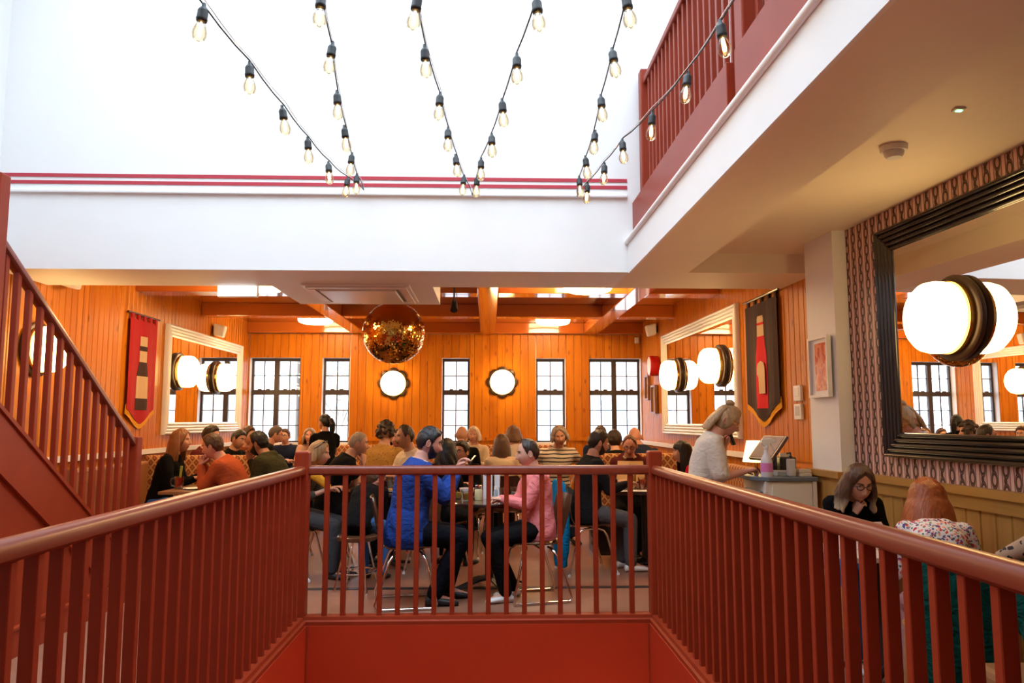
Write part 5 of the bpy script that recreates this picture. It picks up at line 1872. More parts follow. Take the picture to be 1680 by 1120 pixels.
C['p13'] = person('curly-haired diner in a mustard patterned shirt seen from behind', (634, 711), 8.95, 15, lean=6, curl=10, hy=10, arms=('table', 'table'), shirt=florals('mustard_shirt', (0.42, 0.22, 0.04), [((0.25, 0.11, 0.02), 0.28, 1.0)], 34), hair=('curly', 0.034), hcol=HDB, tone='warm')
C['m14'] = person('moustached man in a white T-shirt facing the grey cropped man', (664, 717), 8.3, 232, lean=6, curl=12, hy=10, hp=4, arms=('table', 'table'), shirt=WHITE, sleeve='short', hair=('receding', 0.016), hcol=HDB, tone='tan')
C['p14b'] = person('diner with dark hair whose face shows just beside the moustached man', (651, 719), 10.5, 200, lean=6, curl=10, shirt=cloth('maroon_shirt', (0.12, 0.02, 0.02)), hair=('long', 0.018, 0.12, 0.003, 0.95), hcol=HBR, tone='pink', female=True)
C['p16'] = person('diner with long dark curls behind the man in the blue jacket', (733, 740), 7.6, 30, lean=6, curl=12, shirt=BLK, hair=('long', 0.026, 0.20, 0.010, 0.7), hcol=HB, tone='warm', female=True)
C['m17'] = person('bald man in black with his back to the balustrade', (758, 714), 9.95, 10, lean=6, curl=10, shirt=BLK, hair=('bald', 0), tone='warm')
C['w18'] = person('blonde woman in a cream blouse facing the bald man', (777, 714), 11.1, 188, lean=4, curl=10, shirt=CREAM, hair=('long', 0.020, 0.10, 0.003, 0.9), hcol=hairmat('platinum', (0.62, 0.46, 0.30)), tone='pink', female=True)
C['w19'] = person('woman with short dark hair and glasses in a beige scarf', (757, 742), 8.2, 200, lean=10, curl=12, hy=14, hp=-4, shirt=BLK, collar=cloth('beige_scarf', (0.60, 0.42, 0.24)), hair=('short', 0.028), hcol=HDB, tone='warm', female=True, glasses=GLB)
C['w20'] = person('woman with very long brown hair in a cream top seen from behind', (823, 730), 8.8, 0, lean=6, curl=10, arms=('table', 'table'), shirt=CREAM, hair=('long', 0.022, 0.30, 0.004, 0.8), hcol=HBR, tone='fair', female=True)
C['p21'] = person('brown-haired diner in a pale top beyond the very long-haired woman', (842, 714), 10.3, 330, lean=6, curl=10, shirt=cloth('pale_linen', (0.62, 0.52, 0.44)), hair=('bob', 0.02, 0.10, 0.003, 0.9), hcol=HMB, tone='fair', female=True)
C['w23'] = person('woman in a striped T-shirt leaning with hands on her hips by the window', (918, 715), 9.3, 172, lean=10, curl=12, hy=10, hp=14, ht=8, arms=('hip', 'hip'), shirt=stripes(), sleeve='short', trousers=DKDENIM, hair=('long', 0.018, 0.08, 0.003, 0.95), hcol=hairmat('ash_grey', (0.30, 0.22, 0.16)), tone='warm', female=True, build=1.1)
# ---------- right tables
C['m24'] = person('bearded man in a black jacket on the chair with the blue coat', (982, 727), 7.45, 78, lean=3, curl=10, neck=10, hy=4, hp=12, arms=('table', 'table'), shirt=CH, trousers=GREYD, hair=('short', 0.022), hcol=HDB, beard=0.005, tone='warm', build=1.1, shoes=TRAIN)
C['p25'] = person('diner whose grey hair shows behind the man in the black jacket', (985, 713), 10.9, 175, lean=6, curl=10, shirt=NAVY, hair=('short', 0.02), hcol=hairmat('pepper', (0.09, 0.06, 0.05)), tone='fair')
C['m25'] = person('dark-haired man in black seen from behind at the double window', (1008, 723), 9.19, 0, arms=('lap', 'lap'), lean=6, curl=10, shirt=BLK, hair=('short', 0.028), hcol=HDB, tone='fair', build=1.05)
C['m26'] = person('man in glasses and a maroon hooded jacket reading a menu', (1033, 731), 8.35, 188, lean=8, curl=16, hy=6, hp=22, arms=('tablein', 'tablein'), shirt=cloth('maroon_jacket', (0.10, 0.018, 0.018)), hair=('receding', 0.012), hcol=hairmat('auburn', (0.14, 0.055, 0.025)), tone='pink', glasses=GLB, collar=cloth('cream_fleece', (0.55, 0.44, 0.30)), hood=True)
C['m27'] = person('bald man in navy seen from behind in the booth under the double window', (1041, 717), 9.6, -22, lean=18, curl=18, hy=30, shirt=NAVY, hair=('bald', 0), tone='pink')
C['w28'] = person('woman with long black hair and fringe in a red top', (1119, 742), 7.8, 276, lean=6, curl=10, hy=-4, hp=2, arms=('table', 'table'), shirt=cloth('red_top', (0.50, 0.010, 0.015)), hair=('longfringe', 0.020, 0.26, 0.003, 1.2), hcol=HB, tone='warm', female=True)

# extras worn
i10 = C['w10']
gb = MB()
for sd in (-1, 1):
    gb.ball((sd * 0.032, 0.045, 0.122), (0.027, 0.010, 0.018), 12, 6, Matrix.Rotation(-0.9, 3, 'X'))
    gb.tube([(sd * 0.058, 0.045, 0.115), (sd * 0.092, 0.0, 0.07), (sd * 0.092, -0.03, 0.05)], 0.004, 6)
gb.tube([(-0.010, 0.050, 0.126), (0.010, 0.050, 0.126)], 0.004, 6)
i10['child']('sunglasses', [tuple(i10['H2'](v)) for v in gb.v], gb.f, M['black'])
# yellow jumper sleeves knotted round the blonde woman's shoulders
YEL = cloth('yellow_knit', (0.75, 0.36, 0.03))
yb2 = MB()
L2 = i10['L2']
limb(yb2, [L2((-0.19, 0.10, 0.50)), L2((0.0, 0.05, 0.56)), L2((0.17, 0.10, 0.50)), L2((0.15, 0.30, 0.40)), L2((0.10, 0.40, 0.30))], [0.03, 0.04, 0.045, 0.045, 0.035])
Vy, Fy = remesh(yb2, 0.012, 2)
i10['child']('yellow_jumper', Vy, Fy, YEL)
# moustache
i14 = C['m14']
mm = MB()
mm.tube([(-0.026, 0.080, -0.058), (-0.012, 0.0925, -0.052), (0.012, 0.0925, -0.052), (0.026, 0.080, -0.058)], [0.003, 0.006, 0.006, 0.003], 8)
i14['child']('moustache', [tuple(i14['H2'](v)) for v in mm.v], mm.f, HDB)
# green T-shirt of the man in maroon
i26 = C['m26']
g2 = MB()
L2 = i26['L2']
g2.ball(L2((0.0, 0.150, 0.455)), (0.045, 0.045, 0.05), 12, 8)
i26['child']('green_tee', [tuple(v) for v in g2.v], g2.f, cloth('green_cotton', (0.02, 0.22, 0.07)))
# navy dungarees bib of the woman in glasses, small yellow badge
ib = C['brown']
# ================================================================== chairs
def shell_mesh():
    prof = [(0.215, 0.425, 0.185), (0.195, 0.446, 0.20), (0.10, 0.445, 0.205), (-0.04, 0.436, 0.200), (-0.14, 0.440, 0.185), (-0.190, 0.465, 0.170), (-0.215, 0.52, 0.160), (-0.232, 0.60, 0.175), (-0.252, 0.70, 0.200), (-0.275, 0.80, 0.195), (-0.285, 0.835, 0.165)]
    nx = 8
    t = 0.011
    top, bot = [], []
    for i, (y, z, w) in enumerate(prof):
        a = prof[max(i - 1, 0)]
        b = prof[min(i + 1, len(prof) - 1)]
        tx, tz = b[0] - a[0], b[1] - a[1]
        l = math.hypot(tx, tz)
        ny, nz = tz / l, -tx / l        # towards the sitter
        r1, r2 = [], []
        for j in range(nx + 1):
            u = -1 + 2 * j / nx
            dish = 0.022 * u * u
            y2, z2 = y + ny * dish, z + nz * dish
            r1.append((u * w, y2, z2))
            r2.append((u * w, y2 - ny * t, z2 - nz * t))
        top.append(r1)
        bot.append(r2)
    b = MB()
    rs = [a + c[::-1] for a, c in zip(top, bot)]
    b.rings(rs)
    return b
def make_chair(kind):
    o = bpy.data.objects.new('chair', None)
    link(o)
    if kind == 'wood':
        b = MB()
        b.lathe([(0.0, 0.435), (0.185, 0.435), (0.20, 0.445), (0.20, 0.458), (0.18, 0.466), (0.0, 0.462)], 24)
        b.build('seat', M['chairwood'], o, smooth=True, world=False)
        for x in (-0.15, 0.15):
            MB().tube([(x, 0.14, 0.44), (x * 1.15, 0.18, 0.0)], [0.018, 0.014], 10).build('leg', M['chairwood'], o, smooth=True, world=False)
            MB().tube([(x * 1.2, -0.21, 0.0), (x * 1.05, -0.165, 0.45), (x * 1.02, -0.20, 0.64)], [0.014, 0.018, 0.016], 10).build('leg', M['chairwood'], o, smooth=True, world=False)
        MB().tube([(-0.153, -0.20, 0.62), (-0.14, -0.215, 0.73), (-0.07, -0.235, 0.785), (0.07, -0.235, 0.785), (0.14, -0.215, 0.73), (0.153, -0.20, 0.62)], 0.016, 10).build('back_bow', M['chairwood'], o, smooth=True, world=False)
        for x in (-0.06, 0.0, 0.06):
            MB().tube([(x * 0.8, -0.17, 0.455), (x, -0.23, 0.78)], 0.008, 8).build('spindle', M['chairwood'], o, smooth=True, world=False)
        return o
    if kind == 'stool':
        MB().lathe([(0.0, 0.41), (0.16, 0.41), (0.175, 0.42), (0.175, 0.445), (0.16, 0.455), (0.0, 0.455)], 24).build('seat', M['ply'], o, smooth=True, world=False)
        for q in range(4):
            a_ = q * math.pi / 2 + 0.8
            MB().tube([(0.10 * math.cos(a_), 0.10 * math.sin(a_), 0.41), (0.20 * math.cos(a_), 0.20 * math.sin(a_), 0.008)], 0.010, 8).build('leg', M['chrome'], o, smooth=True, world=False)
        MB().tube([(0.165 * math.cos(t_), 0.165 * math.sin(t_), 0.15) for t_ in [2 * math.pi * q / 20 for q in range(20)]], 0.008, 8, closed=True).build('foot_ring', M['chrome'], o, smooth=True, world=False)
        return o
    shell_mesh().build('shell', M['ply'], o, smooth=True, world=False)
    for s in (-1, 1):
        if kind == 'sled':
            pts = [(s * 0.10, 0.09, 0.420), (s * 0.165, 0.11, 0.415), (s * 0.20, 0.145, 0.36), (s * 0.235, 0.225, 0.045), (s * 0.235, 0.215, 0.012), (s * 0.235, 0.18, 0.0115), (s * 0.235, -0.20, 0.0115), (s * 0.235, -0.235, 0.014), (s * 0.235, -0.245, 0.045), (s * 0.20, -0.135, 0.36), (s * 0.165, -0.10, 0.412), (s * 0.10, -0.09, 0.416)]
            MB().tube(pts, 0.0105, 10).build('leg_frame', M['chrome'], o, smooth='all', world=False)
        else:
            pts = [(s * 0.215, 0.235, 0.012), (s * 0.185, 0.14, 0.36), (s * 0.17, 0.115, 0.405), (s * 0.165, 0.07, 0.422), (s * 0.165, -0.07, 0.422), (s * 0.17, -0.115, 0.405), (s * 0.185, -0.14, 0.36), (s * 0.215, -0.245, 0.012)]
            MB().tube(pts, 0.0105, 10).build('leg_frame', M['chrome'], o, smooth='all', world=False)
            for y in (0.235, -0.245):
                MB().lathe([(0.0, 0.0), (0.014, 0.0), (0.014, 0.018), (0.0, 0.02)], 10, Matrix.Translation((s * 0.215, y, 0))).build('foot_cap', M['plastic_white'], o, world=False)
    MB().tube([(-0.165, 0.0, 0.421), (0.165, 0.0, 0.421)], 0.009, 8).build('cross_bar', M['chrome'], o, world=False)
    return o
PROTO = {}
def chair_for(key, kind, label, dx=0.0, group=None, at_=None, face=None):
    if kind not in PROTO:
        o = make_chair(kind)
        PROTO[kind] = o
    else:
        o = dup(PROTO[kind])
    if at_ is None:
        c = C[key]
        p = c['base'] + c['fw'] * dx
        face = c['face']
    else:
        p = Vector((at_[0], at_[1], 0))
    o.location = (p.x, p.y, 0)
    o.rotation_euler = (0, 0, -R(face))
    tag(o, label, 'chair', group)
    return o
chair_for('blue', 'sled', 'plywood shell chair on chrome sled legs under the man in the blue jacket')
chair_for('pink', 'sled', 'plywood shell chair on chrome sled legs under the man in pink', dx=0.045)
G = 'plywood shell chairs on chrome legs'
chair_for('m24', 'four', 'plywood shell chair on chrome legs with a blue coat over its back', group=G)
chair_for('w10', 'four', 'plywood shell chair under the blonde woman with sunglasses', group=G)
chair_for('k12', 'stool', 'backless chrome stool under the diner in black bending low')
chair_for('m2', 'four', 'plywood shell chair under the man in the orange jumper', group=G)
chair_for('m5', 'four', 'plywood shell chair under the man in the olive jacket', group=G)
chair_for('p16', 'four', 'plywood shell chair under the diner with long dark curls', group=G)
chair_for('w20', 'four', 'plywood shell chair under the woman with very long brown hair', group=G)
chair_for('w19', 'four', 'plywood shell chair under the woman with short dark hair and glasses', group=G)
chair_for('p13', 'four', 'plywood shell chair under the diner in the mustard shirt', group=G)
chair_for('m11', 'four', 'plywood shell chair under the grey cropped man', group=G)
chair_for('m14', 'four', 'plywood shell chair under the moustached man', group=G)
chair_for('m17', 'four', 'plywood shell chair under the bald man in black', group=G)
chair_for('p21', 'four', 'plywood shell chair under the diner in the pale top', group=G)
chair_for('w23', 'four', 'plywood shell chair under the woman in stripes', group=G)
chair_for('p14b', 'four', 'plywood shell chair under the diner beside the moustached man', group=G)
chair_for('m7', 'four', 'plywood shell chair under the man by the corner window', group=G)
chair_for('brown', 'wood', 'varnished wooden chair under the woman in jeans and glasses')
chair_for('red', 'wood', 'varnished wooden chair under the copper-haired woman draped with a green coat')

# ================================================================== tables
def round_table(label, x, y, r, h=0.745):
    o = thing('table', label, 'table', (x, y, 0))
    MB().lathe([(0.0, h - 0.03), (r - 0.006, h - 0.03), (r, h - 0.022), (r, h - 0.006), (r - 0.006, h), (0.0, h)], 48, Matrix.Translation((x, y, 0))).build('table_top', M['tabletop'], o, smooth=True)
    MB().tube([(x, y, 0.06), (x, y, h - 0.03)], 0.038, 16).build('column', M['black'], o, smooth=True)
    for k in range(4):
        a = k * math.pi / 2 + 0.5
        d = Vector((math.cos(a), math.sin(a), 0))
        n_ = Vector((-d.y, d.x, 0))
        for q in (-0.036, -0.018, 0.0, 0.018, 0.036):
            p = Vector((x, y, 0)) + n_ * q
            MB().tube([p + Vector((0, 0, 0.085)), p + d * 0.12 + Vector((0, 0, 0.075)), p + d * 0.31 + Vector((0, 0, 0.02))], [0.011, 0.011, 0.009], 6).build('foot_rib', M['black'], o, smooth=True)
    return o
def rect_table(label, x0, x1, y0, y1, h=0.745, top=None):
    o = thing('table', label, 'table', ((x0 + x1) / 2, (y0 + y1) / 2, 0))
    box_obj('table_top', top or M['tabletop'], o, x0, x1, y0, y1, h - 0.03, h, bevel=0.005)
    xc, yc = (x0 + x1) / 2, (y0 + y1) / 2
    MB().tube([(xc, yc, 0.05), (xc, yc, h - 0.03)], 0.035, 14).build('column', M['black'], o, smooth=True)
    for k in range(4):
        a = k * math.pi / 2 + math.pi / 4
        MB().tube([(xc, yc, 0.06), (xc + 0.28 * math.cos(a), yc + 0.28 * math.sin(a), 0.018)], [0.024, 0.014], 8).build('foot', M['black'], o, smooth=True)
    return o
TX, TY = 0.02, 6.76
round_table('round dark pedestal table by the balustrade set with glasses and a menu', TX, TY, 0.385)
rect_table('dark square table in front of the long-haired woman in black', -3.20, -2.62, 7.62, 8.45, top=wood('light_table_edge', (0.30, 0.14, 0.05), (0.2, 0.09, 0.03), (0.1, 0.04, 0.02), knots=False, axis='y'))
rect_table('dark square table between the men at the left booth', -3.10, -2.55, 9.15, 9.95)
rect_table('dark table below the corner window', -2.88, -2.35, 11.10, 11.62)
rect_table('dark table between the blonde woman and the grey cropped man', -1.28, -0.68, 7.30, 8.08)
rect_table('dark table in front of the diner in the mustard shirt', -1.45, -0.65, 9.35, 10.05)
rect_table('dark table shared by the bald man and the blonde woman in cream', -0.75, 0.0, 10.35, 10.95)
rect_table('dark table in front of the woman with very long brown hair', -0.28, 0.59, 9.06, 9.62)
rect_table('dark table edged in white between the bearded man and the woman in red', 1.22, 1.96, 7.45, 8.12, top=M['tabletop'])
rect_table('dark table in the booth under the double window', 1.28, 2.0, 9.86, 10.46)
rect_table('narrow pale table between the two women by the papered wall', 1.95, 2.55, 4.12, 4.62, h=0.70, top=plain('pale_table_laminate', (0.60, 0.50, 0.42), 0.35))

# ================================================================== banquettes
def bench(label, x0, x1, y0, y1, back, hb=1.05, fab='diamond'):
    o = thing('banquette', label, 'bench', ((x0 + x1) / 2, (y0 + y1) / 2, 0))
    t = 0.11
    if back == 'y1': d = (x0, x1, y1 - t, y1)
    elif back == 'y0': d = (x0, x1, y0, y0 + t)
    elif back == 'x0': d = (x0, x0 + t, y0, y1)
    else: d = (x1 - t, x1, y0, y1)
    box_obj('back_cushion', M[fab], o, *d, 0.40, hb, bevel=0.03)
    s = {'y1': (x0, x1, y0, y1 - t), 'y0': (x0, x1, y0 + t, y1), 'x0': (x0 + t, x1, y0, y1), 'x1': (x0, x1 - t, y0, y1)}[back]
    box_obj('seat_cushion', M['bench'], o, *s, 0.32, 0.44, bevel=0.03)
    box_obj('base', M['blackwood'], o, x0 + 0.03, x1 - 0.03, y0 + 0.03, y1 - 0.03, 0.0, 0.32)
    return o
bench('tan leatherette banquette along the left boards beside the long-haired woman', XL + 0.02, XL + 0.62, 7.3, 8.85, 'x0', 0.98, 'bench')
bench('diamond upholstered booth back dividing the left tables', XL + 0.65, -2.55, 8.88, 8.99, 'y1', 1.04) if False else None
bd = thing('booth_divider', 'rounded diamond upholstered booth end behind the man in olive', 'bench', (-3.2, 8.93, 0))
box_obj('padded_panel', M['diamond'], bd, XL + 0.03, -2.52, 8.88, 8.98, 0.12, 1.04, bevel=0.04)
box_obj('plinth', M['blackwood'], bd, XL + 0.03, -2.55, 8.90, 8.96, 0.0, 0.12)
bench('diamond upholstered banquette along the left boards below the cream mirror', XL + 0.02, XL + 0.62, 9.02, 10.72, 'x0', 0.98)
bench('long diamond upholstered banquette under the far windows', XL + 0.40, 1.25, 12.08, YF - 0.03, 'y1', 1.04)
bench('diamond upholstered booth bench behind the man reading a menu', 1.12, 2.55, 8.27, 8.78, 'y1', 1.06)
bench('diamond upholstered booth bench under the double window', 1.30, 2.55, 8.80, 9.26, 'y0', 1.05)
bench('diamond upholstered bench behind the woman in the red top', 1.98, 2.64, 7.35, 8.13, 'x1', 0.98)

# ================================================================== host stand and its clutter
HX, HXR, HYF, HYB, HZ = 1.93, 2.40, 5.56, 6.05, 1.02
hsd = thing('host_stand', 'white host stand cabinet with grey top beside the waitress', 'cabinet', ((HX + HXR) / 2, 5.8, 0))
M['cabwhite'] = plain('white_cabinet_paint', (0.74, 0.68, 0.58), 0.45, var=0.03)
M['cabgrey'] = plain('slate_grey_worktop', (0.13, 0.15, 0.17), 0.35)
box_obj('carcass', M['cabwhite'], hsd, HX + 0.10, HXR, HYF + 0.02, HYB, 0.08, HZ - 0.03, bevel=0.004)
MB().prism([(HX + 0.02, HYF + 0.10), (HX + 0.12, HYF), (HXR + 0.015, HYF), (HXR + 0.015, HYB + 0.02), (HX + 0.02, HYB + 0.02)], 2, HZ - 0.03, HZ).build('worktop', M['cabgrey'], hsd, bevel=0.004)
box_obj('end_panel', M['cabwhite'], hsd, HXR - 0.025, HXR + 0.004, HYF + 0.004, HYF + 0.02, 0.08, HZ - 0.03)
box_obj('front_panel', M['cabwhite'], hsd, HX + 0.15, HXR - 0.03, HYF + 0.008, HYF + 0.02, 0.10, HZ - 0.05)
box_obj('plinth', M['black'], hsd, HX + 0.12, HXR - 0.02, HYF + 0.06, HYB - 0.02, 0.0, 0.08)
bn = thing('bin', 'blue-grey plastic bin hooked on the end of the host stand', 'bin', (HX + 0.02, 5.8, 0.62))
bx_ = MB()
bx_.rings([[(HX + 0.0, 5.68, 0.0), (HX + 0.09, 5.68, 0.0), (HX + 0.09, 5.95, 0.0), (HX + 0.0, 5.95, 0.0)], [(HX - 0.03, 5.64, 0.90), (HX + 0.095, 5.64, 0.90), (HX + 0.095, 5.97, 0.90), (HX - 0.03, 5.97, 0.90)]])
bx_.build('tub', plain('blue_grey_plastic', (0.16, 0.24, 0.32), 0.4), bn, bevel=0.01)
MB().tube([(HX - 0.035, 5.64, 0.90), (HX + 0.095, 5.64, 0.90), (HX + 0.095, 5.97, 0.90), (HX - 0.035, 5.97, 0.90)], 0.012, 8, closed=True).build('rim', plain('blue_grey_plastic_rim', (0.20, 0.29, 0.37), 0.35), bn, smooth=True)
# spray bottle
p = at(1259, 776, 5.62)
sb = thing('spray_bottle', 'translucent spray bottle with a pink label and white trigger', 'bottle', (p.x, 5.63, HZ))
T = Matrix.Translation((p.x, 5.63, HZ))
MB().lathe([(0.0, 0.001), (0.042, 0.001), (0.044, 0.012), (0.043, 0.11), (0.034, 0.14), (0.018, 0.17), (0.014, 0.20), (0.0, 0.20)], 24, T).build('body', plain('milky_plastic', (0.66, 0.62, 0.66), 0.35), sb, smooth=True)
MB().lathe([(0.0425, 0.035), (0.0445, 0.036), (0.0445, 0.10), (0.0425, 0.101)], 24, T).build('label', plain('pink_label', (0.72, 0.22, 0.52), 0.4, var=0.3, scale=30), sb, smooth=True)
h_ = MB()
h_.lathe([(0.0, 0.20), (0.017, 0.20), (0.017, 0.225), (0.0, 0.225)], 14, T)
h_.prism([(p.x - 0.04, HZ + 0.245), (p.x - 0.03, HZ + 0.275), (p.x + 0.03, HZ + 0.282), (p.x + 0.075, HZ + 0.27), (p.x + 0.075, HZ + 0.252), (p.x + 0.03, HZ + 0.245), (p.x + 0.014, HZ + 0.222), (p.x - 0.014, HZ + 0.222)], 1, 5.617, 5.643)
h_.build('trigger_head', M['plastic_white'], sb, bevel=0.004)
MB().tube([(p.x + 0.035, 5.63, HZ + 0.25), (p.x + 0.048, 5.63, HZ + 0.215), (p.x + 0.062, 5.63, HZ + 0.19)], [0.008, 0.007, 0.005], 8).build('trigger', M['plastic_white'], sb, smooth=True)
# sanitiser bottle
p = at(1299, 776, 5.64)
T = Matrix.Translation((p.x, 5.65, HZ))
sn2 = thing('pump_bottle', 'clear square pump bottle with a black pump on the host stand', 'bottle', (p.x, 5.65, HZ))
box_obj('body', plain('frosted_bottle', (0.55, 0.50, 0.46), 0.2), sn2, p.x - 0.027, p.x + 0.027, 5.623, 5.677, HZ + 0.001, HZ + 0.13, bevel=0.008)
MB().lathe([(0.0, 0.13), (0.012, 0.13), (0.012, 0.15), (0.005, 0.152), (0.005, 0.175), (0.0, 0.175)], 12, T).build('pump', M['black'], sn2, smooth=True)
MB().tube([(p.x, 5.65, HZ + 0.172), (p.x - 0.03, 5.65, HZ + 0.168)], 0.006, 8).build('spout', M['black'], sn2, smooth=True)
# touch screen on a stand
q0 = at(1262, 735, 5.82)
ts = thing('touch_screen', 'tilted touch screen till on a black stand on the host stand', 'monitor', (q0.x, 5.82, HZ))
Ms = Matrix.Translation((q0.x, 5.84, q0.z)) @ Matrix.Rotation(R(14), 4, 'Z') @ Matrix.Rotation(R(-50), 4, 'Y')
# screen seen edge-on slanting: a slab in its own plane
MB().box(-0.115, 0.115, -0.15, 0.15, -0.012, 0.012, Ms).build('housing', plain('plum_grey_plastic', (0.10, 0.05, 0.055), 0.4), ts, bevel=0.004)
MB().box(-0.10, 0.10, -0.13, 0.13, 0.0122, 0.0145, Ms).build('screen', plain('dim_screen', (0.20, 0.11, 0.14), 0.55), ts)
MB().box(-0.10, 0.10, -0.13, 0.13, -0.0145, -0.0122, Ms).build('screen_back', plain('dim_plum_back', (0.24, 0.13, 0.16), 0.25), ts)
MB().tube([(q0.x, 5.85, q0.z - 0.01), (q0.x + 0.05, 5.86, q0.z - 0.06), (q0.x + 0.05, 5.86, HZ + 0.02)], [0.02, 0.022, 0.022], 10).build('stand', M['black'], ts, smooth=True)
box_obj('foot', M['black'], ts, q0.x - 0.03, q0.x + 0.11, 5.84, 5.97, HZ + 0.001, HZ + 0.02, bevel=0.004)
# desk lamp with a lit cream shade
q1 = at(1238, 735, 6.2)
dl = thing('desk_lamp', 'desk lamp with a glowing cream tapered shade behind the till', 'lamp', (q1.x, 6.17, 0.0))
T = Matrix.Translation((q1.x, 6.17, 0))
MB().lathe([(0.0, 0.0), (0.10, 0.0), (0.10, 0.02), (0.015, 0.03), (0.012, 1.10), (0.0, 1.10)], 20, T).build('stem', M['brass'], dl, smooth=True)
MB().lathe([(0.105, 1.10), (0.108, 1.10), (0.072, 1.27), (0.069, 1.27)], 28, T).build('shade', emis('lit_linen_shade', (1.0, 0.72, 0.26), 2.6), dl, smooth=True)
MB().ball((q1.x, 6.17, 1.17), 0.03, 12, 8).build('bulb', emis('warm_desk_bulb', (1.0, 0.62, 0.2), 60.0), dl, smooth=True)
# paperwork and till pieces
pp = thing('paper_stack', 'loose stack of receipts and papers beside the pump bottle', 'papers', (2.24, 5.70, HZ))
rg = random.Random(4)
for i in range(6):
    Mx = Matrix.Translation((2.22 + rg.uniform(-0.005, 0.005), 5.745, HZ + 0.002 + 0.006 * i)) @ Matrix.Rotation(rg.uniform(-0.2, 0.2), 4, 'Z')
    MB().box(-0.05, 0.05, -0.065, 0.065, 0.0, 0.004, Mx).build('sheet', plain('paper%d' % i, (0.72, 0.72, 0.70) if i % 2 else (0.55, 0.62, 0.68), 0.7, var=0.03), pp)
bk = thing('order_book', 'cream order pads stacked at the wall end of the host stand', 'notepad', (2.345, 5.68, HZ))
for i in range(2):
    box_obj('pad', plain('cream_pad%d' % i, (0.62, 0.50, 0.38), 0.6), bk, 2.305, 2.395, 5.62 + 0.01 * i, 5.76, HZ + 0.001 + 0.026 * i, HZ + 0.025 + 0.026 * i, bevel=0.003)
ct = thing('card_terminal', 'black receipt printer behind the pump bottle', 'printer', (2.27, 5.93, HZ))
box_obj('body', M['black'], ct, 2.26, 2.39, 5.88, 6.02, HZ + 0.001, HZ + 0.13, bevel=0.012)
box_obj('paper_slot', M['plastic_white'], ct, 2.28, 2.37, 5.93, 5.945, HZ + 0.131, HZ + 0.16)
ck = thing('pen', 'dark pen in the hand of the waitress', 'pen', tuple(C['wait']['hand'][1]))
hp_ = C['wait']['hand'][1]
MB().tube([hp_ + Vector((0.07, -0.02, 0.035)), hp_ + Vector((0.12, -0.01, -0.03))], [0.004, 0.003], 8).build('barrel', M['black'], ck, smooth=True)
wh = C['wait']
hL = wh['hand'][-1]
ph = thing('telephone', 'black phone handset held to the face of the waitress', 'phone', tuple(hL))
Mp = Matrix.Translation(hL + Vector((0.045, -0.02, 0.06))) @ Matrix.Rotation(R(-20), 4, 'Y')
MB().box(-0.012, 0.012, -0.028, 0.028, -0.06, 0.07, Mp).build('handset', M['black'], ph, bevel=0.006)
# phone of the man in blue
bl = C['blue']
hm_ = (bl['hand'][1] + bl['hand'][-1]) / 2 + bl['fw'] * 0.10 + Vector((0, 0, 0.05))
p2 = thing('mobile_phone', 'dark mobile phone held up by the man in the blue jacket', 'phone', tuple(hm_))
Mp = Matrix.Translation(hm_) @ Matrix.Rotation(-R(bl['face']), 4, 'Z') @ Matrix.Rotation(R(-38), 4, 'X')
MB().box(-0.037, 0.037, -0.004, 0.004, -0.065, 0.075, Mp).build('case', M['black'], p2, bevel=0.003)
MB().box(-0.034, 0.034, -0.0052, -0.0042, -0.060, 0.070, Mp).build('screen', plain('phone_screen', (0.05, 0.06, 0.07), 0.1), p2)

# ================================================================== things on tables
TH_ = 0.745
def glass_tumbler(label, x, y, z, r, h, liquid=None, fill=0.5, group=None):
    o = thing('drinking_glass', label, 'glass', (x, y, z), group=group)
    T = Matrix.Translation((x, y, z + 0.001))
    MB().lathe([(0.0, 0.0), (r * 0.8, 0.0), (r, h), (r * 0.93, h), (r * 0.74, 0.008), (0.0, 0.008)], 20, T).build('glass', M['clearglass'], o, smooth=True)
    if liquid:
        MB().lathe([(0.0, 0.0085), (r * 0.73, 0.0085), (r * 0.73 + r * 0.17 * fill, h * fill), (0.0, h * fill)], 20, T).build('drink', liquid, o, smooth=True)
    return o
AMB = plain('amber_beer', (0.55, 0.25, 0.02), 0.1)
GOLD = plain('golden_drink', (0.62, 0.36, 0.04), 0.1)
WATER = plain('pale_water', (0.30, 0.33, 0.35), 0.05)
TOMATO = plain('tomato_red_drink', (0.40, 0.03, 0.02), 0.2)
def on_table(px, py, z=TH_):
    d = ray(px, py)
    t = (z - CZ) / d.z
    return d.x * t, d.y * t
x, y = on_table(752, 818); glass_tumbler('short glass of golden drink beside the blue sleeve', x, y, TH_, 0.036, 0.075, GOLD, 0.75)
x, y = on_table(765, 821); glass_tumbler('short glass of amber drink on the round table next to the sauce jar', x, y, TH_, 0.036, 0.08, AMB, 0.75)
x, y = on_table(826, 821); glass_tumbler('clear tumbler with ice on the round table by the menu', x, y, TH_, 0.040, 0.11, WATER, 0.4)
x, y = on_table(843, 815); glass_tumbler('clear tumbler of water by the elbow of the man in pink', x, y, TH_, 0.036, 0.09, WATER, 0.5)
x, y = on_table(785, 820)
jr = thing('sauce_jar', 'round glass jar of cream sauce with chrome lid on the round table', 'jar', (x, y, TH_))
T = Matrix.Translation((x, y, TH_ + 0.001))
MB().lathe([(0.0, 0.0), (0.032, 0.0), (0.034, 0.02), (0.034, 0.085), (0.026, 0.095), (0.0, 0.095)], 20, T).build('jar', plain('cream_sauce', (0.62, 0.52, 0.28), 0.2), jr, smooth=True)
MB().lathe([(0.0, 0.095), (0.028, 0.095), (0.030, 0.10), (0.030, 0.125), (0.0, 0.13)], 20, T).build('lid', M['chrome'], jr, smooth=True)
x, y = on_table(776, 817)
ds = thing('side_plate', 'small dark saucer under the jars on the round table', 'plate', (x, y, TH_))
